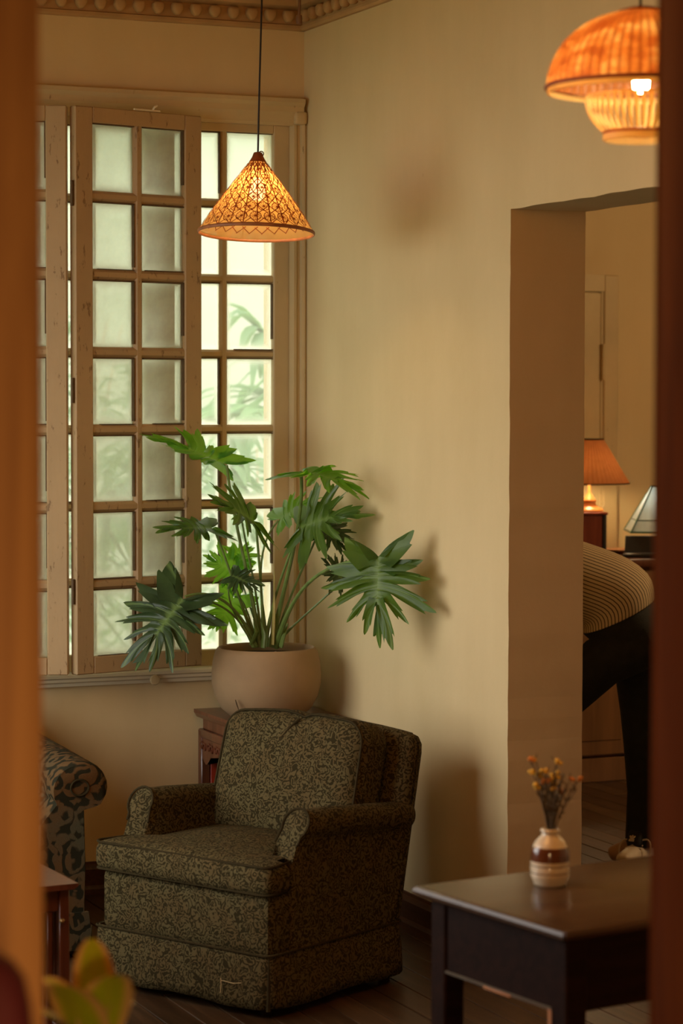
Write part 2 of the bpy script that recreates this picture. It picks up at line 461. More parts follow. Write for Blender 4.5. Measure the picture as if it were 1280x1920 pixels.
lay(-1.95, .27, -5.4, 0.0)
lay(.27, 2.6, -2.2, 1.6)

# cornice: moulded run with rows of small leaf blocks
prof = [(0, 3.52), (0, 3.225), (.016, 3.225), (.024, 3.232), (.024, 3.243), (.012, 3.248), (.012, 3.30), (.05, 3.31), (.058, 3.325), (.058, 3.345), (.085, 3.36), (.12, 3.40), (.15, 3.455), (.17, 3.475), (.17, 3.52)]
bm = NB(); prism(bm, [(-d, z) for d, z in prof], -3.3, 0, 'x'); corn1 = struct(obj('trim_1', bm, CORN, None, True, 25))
bm = NB(); prism(bm, [(-d, z) for d, z in prof], JY + .13, 0, 'y'); corn2 = struct(obj('trim_2', bm, CORN, None, True, 25))
bm = NB()
rbox(bm, .046, .034, .046, .014, 5, lambda u, q: Vector((u.x * (1 - .45 * (q.z < 0) * abs(q.z)), u.y, u.z)))
egg = obj('leaf_block', bm, CORN, corn1); egg.location = (-.075, -.027, 3.274)
for i in range(1, 42): share(egg, 'leaf_block', corn1, (-.075 - i * .074, -.027, 3.274))
for i in range(0, 34): share(egg, 'leaf_block', corn2, (-.027, -.075 - i * .074, 3.274), (0, 0, pi / 2))

# skirting boards
bprof = [(0, 0), (.034, 0), (.034, .022), (.028, .030), (.022, .034), (.022, .094), (.016, .104), (.008, .110), (.006, .120), (0, .120)]
bm = NB(); prism(bm, [(-d, z) for d, z in bprof], -3.3, 0, 'x'); struct(obj('baseboard_back', bm, BASEW, None, True, 30))
bm = NB(); prism(bm, [(-d, z) for d, z in bprof], OY + .004, 0, 'y'); struct(obj('baseboard_right', bm, BASEW, None, True, 30))

# ------------------------------------------------------------------ window in the back wall
win = sempty('window_1', (0, 0, 0))
# casing mouldings around the opening
bm = NB()
hp = [(0, 2.965), (-.055, 2.965), (-.055, 2.950), (-.042, 2.935), (-.040, 2.915), (-.028, 2.900), (-.024, 2.876), (-.020, 2.872), (-.018, 2.866), (0, 2.866)]
prism(bm, hp, -2.20, -.016, 'x'); obj('head_casing', bm, PAINT, win, True, 30)
bm = NB()
jp = [(-.002, .0), (-.002, -.030), (-.010, -.034), (-.020, -.030), (-.024, -.018), (-.034, -.018), (-.040, -.024), (-.050, -.024), (-.056, -.012), (-.060, 0)]
prism(bm, jp, .80, 2.87, 'z'); obj('side_casing', bm, PAINT, win, True, 30)
bm = NB(); rbox(bm, .05, .035, .05, .010, 4); o = obj('corner_block', bm, PAINT, win); o.location = (-.028, -.028, 2.895)
bm = NB()
sp = [(.0, .83), (-.045, .83), (-.052, .822), (-.052, .812), (-.040, .806), (-.040, .796), (-.028, .790), (-.024, .778), (0, .776)]
prism(bm, sp, -2.2, -.012, 'x'); obj('window_sill', bm, SILLP, win, True, 30)
bm = NB(); box(bm, -2.06, -.02, -.01, .30, .80, .818); obj('sill_board', bm, SILLP, win, False)
bm = NB(); box(bm, -.045, -.02, 0.0, .30, .818, 2.93); box(bm, -2.06, -2.035, 0, .30, .818, 2.93); box(bm, -2.06, -.02, 0, .30, 2.87, 2.93)
obj('window_frame', bm, PAINT, win, False)

def glazed(parent, name, w, h, cols, rows, stile, rail_t, rail_b, mun, t, mat, stile_r=None, hinge_side=None, putty=True):
    """a glazed sash in its own plane (x 0..w, z 0..h, y +-t/2): frame mesh, panes as sub-parts"""
    stile_r = stile_r or stile
    bm = NB()
    box(bm, 0, stile, -t / 2, t / 2, 0, h, .004); box(bm, w - stile_r, w, -t / 2, t / 2, 0, h, .004)
    box(bm, stile, w - stile_r, -t / 2, t / 2, 0, rail_b, .003); box(bm, stile, w - stile_r, -t / 2, t / 2, h - rail_t, h, .003)
    iw = w - stile - stile_r; ih = h - rail_t - rail_b
    pwid = (iw - mun * (cols - 1)) / cols; phei = (ih - mun * (rows - 1)) / rows
    for c in range(1, cols):
        x = stile + c * pwid + (c - 1) * mun
        prism(bm, [(x, t * .36), (x + mun, t * .36), (x + mun, -t * .1), (x + mun * .72, -t * .40), (x + mun * .28, -t * .40), (x, -t * .1)], rail_b, h - rail_t, 'z')
    for r in range(1, rows):
        z = rail_b + r * phei + (r - 1) * mun
        prism(bm, [(t * .34, z), (t * .34, z + mun), (-t * .1, z + mun), (-t * .38, z + mun * .72), (-t * .38, z + mun * .28), (-t * .1, z)], stile, w - stile_r, 'x')
    fr = obj(name, bm, mat, parent, True, 30)
    pane = None; pbm = NB(); rr = random.Random(int(w * 1000) + rows)
    for c in range(cols):
        for r in range(rows):
            x = stile + c * (pwid + mun); z = rail_b + r * (phei + mun)
            if pane is None:
                b = NB(); box(b, -pwid / 2, pwid / 2, -.0015, .0015, -phei / 2, phei / 2)
                pane = obj('pane', b, GLASS, fr, False); pane.location = (x + pwid / 2, .003, z + phei / 2)
            else: share(pane, 'pane', fr, (x + pwid / 2, .003, z + phei / 2), (rr.uniform(-.006, .006), 0, rr.uniform(-.006, .006)))
            if putty:
                y0 = -t * .33
                q = rr.uniform(.002, .005); box(pbm, x, x + pwid, y0, 0.003, z + phei - q, z + phei)
                if rr.random() < .75: q = rr.uniform(.002, .0055); box(pbm, x + pwid - q, x + pwid, y0, .003, z + rr.uniform(0, .05), z + phei)
                if rr.random() < .5: q = rr.uniform(.001, .0035); box(pbm, x + rr.uniform(0, .05), x + pwid, y0, .003, z, z + q)
    if putty: tag(obj('old_putty', pbm, PUTTY, fr, False), kind='stuff')
    return fr

# closed pair of casements in the wall plane
def knob(parent, loc):
    k_ = NB(); rbox(k_, .05, .012, .16, .005, 3); p = obj('lock_plate', k_, PAINT, parent); p.location = loc
    k_ = NB(); lathe(k_, [(.0, 0), (.010, 0), (.010, .022), (.022, .03), (.027, .042), (.022, .054), (0, .058)], 20)
    for v in k_.verts: v.co = Vector((v.co.x, -v.co.z, v.co.y * 1.25))
    o = obj('oval_knob', k_, PAINT, parent); o.location = (loc[0], loc[1] - .006, loc[2] - .01)
GL_ = GLASS
cas_r = glazed(win, 'casement', .538, 2.052, 2, 7, .060, .034, .072, .032, .045, PAINT, .082)
cas_r.location = (-.578, .026, .818)
cas_l = glazed(win, 'casement', .538, 2.052, 2, 7, .082, .034, .072, .032, .045, PAINT, .060)
cas_l.location = (-1.116, .026, .818)
knob(cas_r, (.026, -.028, .63))
bm = NB(); box(bm, -.018, .02, -.04, -.022, 0, 2.05, .004); obj('meeting_strip', bm, PAINT, cas_r)
cas_m = glazed(win, 'casement', .91, 2.052, 4, 7, .082, .034, .072, .032, .045, PAINT); cas_m.location = (-2.030, .026, .818)

# folding inner sashes standing open into the room
inner = sempty('window_2', (0, 0, 0)); GLASS = m_glass_dusty('thick_dust_glass', .34)
fa = Vector((-.985, -.225, 0)); fb = Vector((-.455, -.085, 0))
d = fb - fa; wa = d.length; anga = math.atan2(d.y, d.x)
sa = glazed(inner, 'folding_sash', wa, 2.03, 2, 7, .075, .056, .062, .038, .038, PAINT2); sa.location = (fa.x, fa.y, .845); sa.rotation_euler = (0, 0, anga)
dirb = Vector((-.917, .399, 0)) * 1.0
fc = fa + dirb * .018
sb = glazed(inner, 'folding_sash', wa, 2.03, 2, 7, .075, .056, .062, .038, .038, PAINT2)
e = fc + dirb * wa
sb.location = (e.x, e.y, .845); sb.rotation_euler = (0, 0, math.atan2(-dirb.y, -dirb.x))
for z in (.30, 1.02, 1.72):
    bm = NB(); lathe(bm, [(.0, -.045), (.006, -.045), (.006, .045), (0, .045)], 10)
    o = obj('hinge', bm, PUTTY, sa); o.location = (-.009, -.010, z)
bm = NB(); box(bm, -.11, .0, -.01, .0, 0, .006); tube(bm, [(-.03, -.005, .006), (-.03, -.02, .016), (-.02, -.02, .02)], .004, 6)
o = obj('sash_latch', bm, CHINA, sa); o.location = (wa * .65, -.02, 2.03)
bm = NB(); lathe(bm, [(0, 0), (.02, 0), (.016, .006), (.0, .008)], 14); o = obj('sash_catch', bm, PAINT, win); o.location = (-.62, -.056, .792); o.rotation_euler = (pi / 2, 0, 0)

# louvred outer shutter, half open, seen through the leftmost panes
sh = thing('louvred_shutter', 'white louvred outer shutter standing ajar behind the leftmost panes', 'shutter', (-1.36, .36, .83), R(3))
bm = NB()
box(bm, 0, .05, -.015, .015, 0, 2.0, .003); box(bm, .40, .45, -.015, .015, 0, 2.0, .003); box(bm, .05, .40, -.015, .015, 0, .06); box(bm, .05, .40, -.015, .015, 1.94, 2.0)
SHUT = m_paint('white_shutter_paint', (.74, .72, .64), (.4, .35, .25), .7)
obj('frame', bm, SHUT, sh, False)
bm = NB(); box(bm, .05, .40, -.022, .022, -.004, .004, .002); sl = obj('slat', bm, SHUT, sh, False); sl.location = (0, 0, .085); sl.rotation_euler = (R(38), 0, 0)
for i in range(1, 36): share(sl, 'slat', sh, (0, 0, .085 + i * .0525), (R(38), 0, 0))

# ------------------------------------------------------------------ garden beyond the window
LAWN = m_plain('garden_ground', (.25, .30, .14), .9, .3, 3)
bm = NB(); box(bm, -14, 1.0, .3, 16, -.4, -.3); box(bm, -20, -4.25, -9, .3, -.4, -.3); struct(obj('floor_garden', bm, LAWN, None, False))
GW = m_plain('garden_wall_paint', (.27, .29, .22), .8, .08, 2)
bm = NB(); box(bm, -8, 8, 8.0, 8.25, -.3, 4.9); box(bm, -8, 8, 7.95, 8.3, 4.9, 5.0, .01)
gw = tag(obj('garden_wall', bm, GW, None, False), 'tall pale plastered wall of the neighbouring house beyond the garden', 'wall')
PALM = m_leaf('palm_leaf', (.06, .13, .055), (.13, .22, .10), (.16, .28, .10), .35, .5)
def blade(bm, pts, wd, nrm, vein):
    L = []
    n = len(pts)
    for i, p in enumerate(pts):
        t = i / (n - 1); w = wd * (sin(pi * min(1, t * .9 + .08)) ** .7) * .5
        tg = (pts[min(i + 1, n - 1)] - pts[max(i - 1, 0)]).normalized(); s = tg.cross(nrm)
        if s.length < 1e-6: s = Vector((1, 0, 0))
        s.normalize()
        L.append((bm.verts.new(p - s * w - nrm * w * .3), bm.verts.new(p), bm.verts.new(p + s * w - nrm * w * .3)))
    for a, b in zip(L, L[1:]):
        bm.faces.new((a[0], a[1], b[1], b[0])); bm.faces.new((a[1], a[2], b[2], b[1]))
def fan_palm(name, loc, h, nfr, label, seed, spread=.8, wd=.06, nb=11):
    rr = random.Random(seed); t = thing(name, label, 'palm', loc, 0, 'fan palms in the garden')
    bm = NB(); tube(bm, [(0, 0, 0), (.02, .01, h * .3), (0, 0, h * .62)], [.06, .05, .045], 10); obj('trunk', bm, BARK, t)
    for i in range(nfr):
        a = 2 * pi * i / nfr + rr.uniform(-.3, .3); el = rr.uniform(.35, 1.1)
        dr = Vector((cos(a) * cos(el), sin(a) * cos(el), sin(el))); c = Vector((0, 0, h * .6)) + dr * rr.uniform(.35, .8) * spread
        bm = NB(); tube(bm, bez((0, 0, h * .58), (dr.x * .15, dr.y * .15, h * .58 + .15), c - Vector((0, 0, -.04)), c, 6), .008, 5)
        side = dr.cross(Vector((0, 0, 1))).normalized()
        for k in range(nb):
            b = (k / (nb - 1) - .5) * pi * 1.15; L = rr.uniform(.45, .65) * spread
            o_ = dr * cos(b) + side * sin(b); o_.z -= .1
            pts = [c + o_ * L * q - Vector((0, 0, .55 * L * q ** 2.4)) for q in (0, .2, .45, .7, 1)]
            blade(bm, pts, wd, Vector((0, 0, 1)), 0)
        obj('frond', bm, PALM, t)
fan_palm('fan_palm', (.75, 3.6, -.3), 2.5, 11, 'fan palm in the garden behind the right hand panes', 1)
fan_palm('fan_palm', (-.5, 2.3, -.3), 1.9, 10, 'fan palm with drooping blades behind the folding sash panes', 2, .9, .075)
fan_palm('fan_palm', (2.2, 4.9, -.3), 3.0, 10, 'taller fan palm standing farther back near the garden wall', 3, 1.1, .08)
fan_palm('fan_palm', (-.9, 4.6, -.3), 2.1, 10, 'low fan palm in front of the garden wall on the left', 4, 1.0, .08)
def shrub(name, loc, r, h, n, label, seed, mat):
    rr = random.Random(seed); t = thing(name, label, 'shrub', loc, 0, 'shrubs along the garden wall')
    bm = NB()
    for i in range(6): a = i * 1.05; tube(bm, [(0, 0, 0), (cos(a) * r * .3, sin(a) * r * .3, h * .5), (cos(a) * r * .6, sin(a) * r * .6, h * .9)], [.015, .01, .005], 5)
    obj('stem', bm, BARK, t)
    bm = NB()
    for i in range(n):
        a = rr.uniform(0, 2 * pi); q = rr.random() ** .5 * r; p = Vector((cos(a) * q, sin(a) * q, rr.uniform(.15, 1) * h * (1 - .3 * q / r)))
        dd = Vector((rr.uniform(-1, 1), rr.uniform(-1, 1), rr.uniform(-.5, .7))).normalized(); L = rr.uniform(.10, .2)
        blade(bm, [p + dd * L * s - Vector((0, 0, .3 * L * s * s)) for s in (0, .3, .65, 1)], .06, Vector((rr.uniform(-.3, .3), rr.uniform(-.3, .3), 1)).normalized(), 0)
    tag(obj('foliage', bm, mat, t), kind='stuff')
shrub('garden_shrub', (.95, 6.6, -.3), .85, 2.9, 900, 'leafy shrub against the garden wall behind the right panes', 5, PALM)
shrub('garden_shrub', (-.9, 6.6, -.3), .8, 2.3, 800, 'leafy shrub against the garden wall behind the left panes', 6, PALM)
shrub('garden_shrub', (2.5, 6.7, -.3), .6, 2.0, 500, 'low shrub by the garden wall at its right', 7, PALM)

# ------------------------------------------------------------------ orange doorway frame in the foreground
door = sempty('door_1', (0, 0, 0))
bm = NB(); box(bm, JL - .11, JL, JY - .035, JY + .16, 0, 2.8, .006, 2); obj('door_jamb', bm, ORANGE, door)
bm = NB(); box(bm, JR, JR + .11, JY - .035, JY + .125, 0, 2.8, .006, 2); box(bm, JR - .001, JR + .11, JY + .118, JY + .125, 0, 2.8); obj('door_jamb', bm, FRAME_SHADE, door)
bm = NB(); box(bm, JL - .11, JR + .11, JY - .035, JY + .16, 2.70, 2.80, .006, 2); obj('door_head', bm, FRAME_SHADE, door)

# ------------------------------------------------------------------ armchair
ch = thing('armchair', 'olive damask upholstered armchair with skirted base in front of the potted plant', 'armchair', (-.800, -1.480, 0), R(-62))
CW, CD = .72, .66
hw, hd = CW / 2, CD / 2
bm = NB(); rbox(bm, CW - .03, CD - .03, .20, .03, 8, lambda u, q: Vector((u.x, u.y, u.z)), Matrix.Translation((0, 0, .27))); obj('seat_base', bm, FABRIC, ch)
# skirt: flared cloth band with pleats split at the corners
bm = NB()
def skirt_ring(z, off, wob):
    lp = rect_loop(CW + 2 * off, CD + 2 * off, .03, z, 5); return lp
ringz = [(.19, -.004), (.17, .000), (.12, .008), (.06, .014), (.028, .017)]
R_ = []
base = rect_loop(CW, CD, .025, 0, 4)
dense = []
for i in range(len(base)):
    a, b = base[i], base[(i + 1) % len(base)]; n_ = max(1, int((b - a).length / .03))
    for j in range(n_): dense.append(a.lerp(b, j / n_))
for z, off in ringz:
    rowv = []
    for i, p in enumerate(dense):
        sc = Vector((p.x * (1 + 2 * off / CW), p.y * (1 + 2 * off / CD), z + .004 * sin(i * .5) * (z < .1)))
        cornerness = max(0, 1 - (Vector((hw - abs(p.x), hd - abs(p.y))).length) / .05)
        k_ = 1 - .045 * cornerness * (0.19 - z) / .16
        rowv.append(bm.verts.new((sc.x * k_, sc.y * k_ + .003 * sin(i * 1.3) * (.19 - z) / .16, sc.z)))
    R_.append(rowv)
for a, b in zip(R_, R_[1:]):
    for i in range(len(a)):
        j = (i + 1) % len(a); bm.faces.new((a[i], a[j], b[j], b[i]))
o = obj('skirt', bm, FABRIC, ch); md = o.modifiers.new('thick', 'SOLIDIFY'); md.thickness = .006
bm = NB(); tube(bm, [Vector((p.x * 1.002, p.y * 1.002, .187)) for p in dense], .0035, 6, True); obj('skirt_seam', bm, FABRICD, ch)
for sx in (-1, 1):   # corner pleats, the two flaps showing a dark split
    bm = NB(); tube(bm, [(sx * (hw + .004), -hd - .004, .185), (sx * (hw + .008), -hd - .010, .11), (sx * (hw + .010), -hd - .014, .03)], [.002, .005, .007], 6); obj('pleat_fold', bm, FABRICD, ch)
bm = NB(); tube(bm, [(.19, -hd - .0215, .105), (.192, -hd - .0225, .085), (.189, -hd - .023, .06)], .0012, 5); tube(bm, [(.19, -hd - .021, .098), (.24, -hd - .021, .096), (.27, -hd - .021, .102)], .001, 5)
tag(obj('loose_thread', bm, m_plain('straw_thread', (.55, .42, .2), .8), ch), 'pale loose thread and tear on the skirt')
for sx in (-1, 1):
    for sy in (-1, 1):
        bm = NB(); lathe(bm, [(0, 0), (.017, 0), (.023, .05), (.023, .10), (0, .10)], 12); o = obj('foot', bm, TABLEW, ch); o.location = (sx * (hw - .045), sy * (hd - .04), 0)
# seat cushion
def seat_fn(u, q):
    z = u.z + (.022 * (1 - q.x ** 2) * (1 - q.y ** 2)) * (1 if u.z > 0 else 0)
    return Vector((u.x, u.y - .012 * (1 - q.x ** 2) * (q.y < 0) * abs(q.y), z - .006 * abs(q.x) * (u.z > 0)))
bm = NB(); rbox(bm, CW + .005, .50, .098, .032, 14, seat_fn, Matrix.Translation((0, -hd + .245, .411)))
# narrow the rear part between the arms (T-shaped cushion)
for v in bm.verts:
    if v.co.y > -hd + .13: v.co.x *= .735
o = obj('seat_cushion', bm, FABRIC, ch)
for zz in (.452, .369):
    lp = [Vector((p.x, p.y - .012 * (1 - (p.x / hw) ** 2) * (p.y < -.1), 0)) for p in rect_loop(CW - .004, .49, .03, 0, 5)]
    lp = [Vector((p.x * (.735 if p.y > -.10 else 1), p.y - hd + .245, zz)) for p in lp]
    bm = NB(); pts = []
    for i, p in enumerate(lp):
        q = lp[(i + 1) % len(lp)]; m_ = max(1, int((q - p).length / .05))
        for j in range(m_): pts.append(p.lerp(q, j / m_))
    for p in pts:
        if p.y > -hd + .14: p.x = max(-.25, min(.25, p.x))
    tube(bm, pts, .0042, 6, True); obj('piping', bm, FABRICD, o)
# arms: outward rolled tops, raked fronts
def arm_section(s):
    pts = []
    for z in (.17, .22, .30, .38, .44, .50): pts.append((hw - .005 - .004 * (z > .4), z))
    c = (hw - .040, .556); rr_ = .050
    for i in range(15):
        a = R(-48) + R(245) * i / 14; pts.append((c[0] + rr_ * cos(a), c[1] + rr_ * .92 * sin(a)))
    for z in (.50, .44, .36, .26, .17): pts.append((hw - .098, z))
    return [(s * x, z) for x, z in pts]
for s in (-1, 1):
    sec = arm_section(s); bm = NB(); rings = []
    ys = [0, .02, .06, .12, .2, .3, .4, .5, .6, .7]
    n_ = len(sec)
    def yfront(z): return -hd + .118 + max(0, z - .45) / .15 * .075 if z > .45 else -hd + .118
    L = 10
    cx = sum(x for x, z in sec) / n_
    for i in range(L + 1):
        t = i / L; ring = []
        for x, z in sec:
            y0 = yfront(z); y1 = hd - .03 + .09 * max(0, z - .2) / .4
            y = y0 + (y1 - y0) * t; xx = x
            if i == 0: xx = cx + (x - cx) * .90; zz = z - .006 * (z > .5)
            else: zz = z - .045 * t * min(1, max(0, z - .3) / .2)
            if i == 1: y = y0 + .006
            ring.append(bm.verts.new((xx, y + (.0 if i else 0), zz)))
        rings.append(ring)
    for a, b in zip(rings, rings[1:]):
        for i in range(n_):
            j = (i + 1) % n_; bm.faces.new((a[i], a[j], b[j], b[i]))
    bm.faces.new(rings[0]); bm.faces.new(rings[-1][::-1])
    o = obj('arm', bm, FABRIC, ch, True, 60)
    bm = NB(); pth = [(x, yfront(z) + .001, z) for x, z in sec if z > .455]; tube(bm, pth, .004, 6); obj('piping', bm, FABRICD, o)
# back: raked frame, then the soft cushion with piping and a crease
RAKE = R(15)
def back_fn(u, q):
    x = u.x * (1 - .03 * q.z); z = u.z + .028 * (1 - q.x ** 2) * max(0, q.z)
    return Vector((x, u.y + .025 * (q.x ** 2) * (u.y > 0) * -1, z))
bm = NB(); rbox(bm, .70, .12, .62, .04, 12, back_fn, Matrix.Translation((0, .375, .460)) @ Matrix.Rotation(-RAKE, 4, 'X')); obj('back', bm, FABRIC, ch)
bm = NB()
tube(bm, [Matrix.Translation((0, .375, .460)) @ Matrix.Rotation(-RAKE, 4, 'X') @ back_fn(Vector((x, .060, .308)), Vector((x / .332, 1, 1))) for x in [-.275 + .05 * i for i in range(12)]], .004, 6); obj('piping', bm, FABRICD, ch)
def cush_fn(u, q):
    y = u.y - .035 * (1 - q.x ** 2) * (1 - q.z ** 2) * (u.y < 0)
    z = u.z + .020 * (1 - q.x ** 2) * max(0, q.z)
    cre = math.exp(-((u.x - .03) / .028) ** 2) * max(0, q.z) ** 3
    return Vector((u.x * (1 - .02 * q.z), y + .014 * cre * (u.y < 0), z - .014 * cre))
MB = Matrix.Translation((-.01, .255, .605)) @ Matrix.Rotation(-RAKE, 4, 'X')
bm = NB(); rbox(bm, .60, .17, .41, .06, 16, cush_fn, MB); bc = obj('back_cushion', bm, FABRIC, ch)
lp = rect_loop(.575, .39, .065, 0, 6)
pts = []
for i, p in enumerate(lp):
    q = lp[(i + 1) % len(lp)]; m_ = max(1, int((q - p).length / .03))
    for j in range(m_): pts.append(p.lerp(q, j / m_))
bm = NB(); tube(bm, [MB @ cush_fn(Vector((p.x, -.068, p.y)), Vector((p.x / .29, -1, p.y / .2))) for p in pts], .0045, 6, True); obj('piping', bm, FABRICD, bc)
bm = NB(); tube(bm, [MB @ cush_fn(Vector((.03, y, .2)), Vector((.1, 0, 1))) + Vector((0, 0, .003)) for y in (-.03, .0, .03, .06)], .004, 6)
obj('crease', bm, FABRICD, bc); bm = NB(); tube(bm, [MB @ (cush_fn(Vector((.03 - .02 * k, -.085, .185 - .035 * k)), Vector((.1, -1, .9 - .17 * k))) + Vector((0, .001, 0))) for k in range(4)], [.005, .004, .003, .001], 6); obj('crease', bm, FABRICD, bc)

# ------------------------------------------------------------------ plant stand
st = thing('plant_stand', 'carved mahogany plant stand with a red lacquer leg in the room corner', 'plant stand', (-.245, -.345, 0))
hx, hy, zt = .205, .29, .675
bm = NB(); prism(bm, [(-hx, zt - .03), (-hx - .012, zt - .012), (-hx - .012, zt), (hx + .012, zt), (hx + .012, zt - .012), (hx, zt - .03)], -hy - .012, hy + .012, 'y'); obj('top', bm, MAHOG, st, True, 30)
bm = NB(); box(bm, -hx + .014, hx - .014, -hy + .014, hy - .014, zt - .075, zt - .03, .004); obj('waist', bm, MAHOG, st)
bm = NB()
for a in (0, 1):
    s = -1 if a == 0 else 1
    box(bm, s * hx - .018 * (s > 0), s * hx + .018 * (s < 0), -hy, hy, zt - .105, zt - .072, .006, 2)
    box(bm, -hx, hx, s * hy - .018 * (s > 0), s * hy + .018 * (s < 0), zt - .105, zt - .072, .006, 2)
obj('shoulder', bm, MAHOG, st)
for sx in (-1, 1):
    for sy in (-1, 1):
        bm = NB(); box(bm, -.018, .018, -.018, .018, 0, zt - .075, .004)
        o = obj('leg', bm, MAHOG, st); o.location = (sx * (hx - .018), sy * (hy - .018), 0)
bm = NB(); box(bm, -hx + .038, -hx + .066, hy - .034, hy - .006, 0, zt - .17, .003); tag(obj('lacquer_panel', bm, REDLAC, st), 'red lacquered strip inside the leg')
# carved apron: a board with cut scroll relief
for sx in (-1, 1):
    bm = NB()
    y0, y1 = -hy + .036, hy - .036
    edge = []
    for i in range(41):
        t = i / 40; y = y0 + (y1 - y0) * t; e_ = min(t, 1 - t) * 2
        edge.append((y, zt - .175 - .028 * max(0, sin(e_ * 9)) * (e_ < .38) + .02 * e_))
    prism(bm, [(y0, zt - .105)] + edge + [(y1, zt - .105)], sx * (hx - .012), sx * (hx - .004), 'x')
    bmesh.ops.triangulate(bm, faces=[f for f in bm.faces if len(f.verts) > 4])
    ap = obj('apron', bm, MAHOG, st, False)
    bm = NB()
    for k in range(7):
        for m_ in (0, 1):
            y = y0 + .03 + k * .075; cz = zt - .138 + m_ * .004
            pts = [(sx * (hx - .003), y + (1 - 2 * m_) * (.016 * cos(a)) * (1 - a / 9) + m_ * .03, cz + .018 * sin(a) * (1 - a / 9)) for a in [q * .55 for q in range(14)]]
            tube(bm, pts, .0045, 6)
    obj('carving', bm, MAHOG, ap)
for k, z in ((0, .12),):
    bm = NB(); box(bm, -hx + .02, hx - .02, -hy + .01, -hy + .03, z, z + .03, .004); o = obj('stretcher', bm, MAHOG, st); share(o, 'stretcher', st, (0, 2 * hy - .04, 0))

# ------------------------------------------------------------------ potted philodendron
POT = Vector((-.290, -.345, .676))
pl_ = thing('potted_philodendron', 'large potted philodendron with deeply lobed leaves in a round buff stoneware pot', 'plant', POT)
KP = 1.952e-3
RT = Vector((cos(YAW), -sin(YAW), 0)); FWD = Vector((sin(YAW), cos(YAW), 0)); UPV = Vector((0, 0, 1))
def V3(px, py, v=0):   # plant-local point: sideways and up from the pot, v metres deeper into the corner
    d = 8.85 + v
    return RT * (((px - 640) * d + 142 * 8.85) / 4533) + FWD * v + UPV * (1.85 - (py - 741) * d / 4533 - .676)
bm = NB()
pot_prof = [(0, .0), (.115, 0), (.135, .006), (.165, .032), (.188, .075), (.200, .125), (.2005, .160), (.196, .205), (.187, .240), (.181, .250), (.175, .2545), (.168, .250), (.166, .236), (.168, .20), (.150, .19), (0, .19)]
lathe(bm, pot_prof, 56)
bmesh.ops.remove_doubles(bm, verts=bm.verts[:], dist=1e-5); obj('pot', bm, CLAY, pl_, True, 60)
bm = NB(); tube(bm, [V3(440, 1312, -.178), V3(443, 1322, -.174), V3(446, 1331, -.168)], [.003, .004, .002], 6, False, .6); tag(obj('glaze_crack', bm, PUTTY, pl_), 'dark chip mark on the pot')
bm = NB()
lathe(bm, [(0, .222), (.06, .226), (.12, .220), (.167, .224), (.166, .20), (0, .20)], 40)
obj('soil', bm, SOIL, pl_)
rr = random.Random(4); bm = NB()
for i in range(60):
    a = rr.uniform(0, 2 * pi); q = rr.uniform(.05, .15); sz = rr.uniform(.008, .02)
    M_ = Matrix.Translation((q * cos(a), q * sin(a), .228)) @ Euler((rr.uniform(-.5, .5), rr.uniform(-.5, .5), rr.uniform(0, 6))).to_matrix().to_4x4()
    rbox(bm, sz * 1.6, sz, sz * .6, sz * .25, 1, None, M_)
tag(obj('bark_chip', bm, BARK, pl_), kind='stuff')

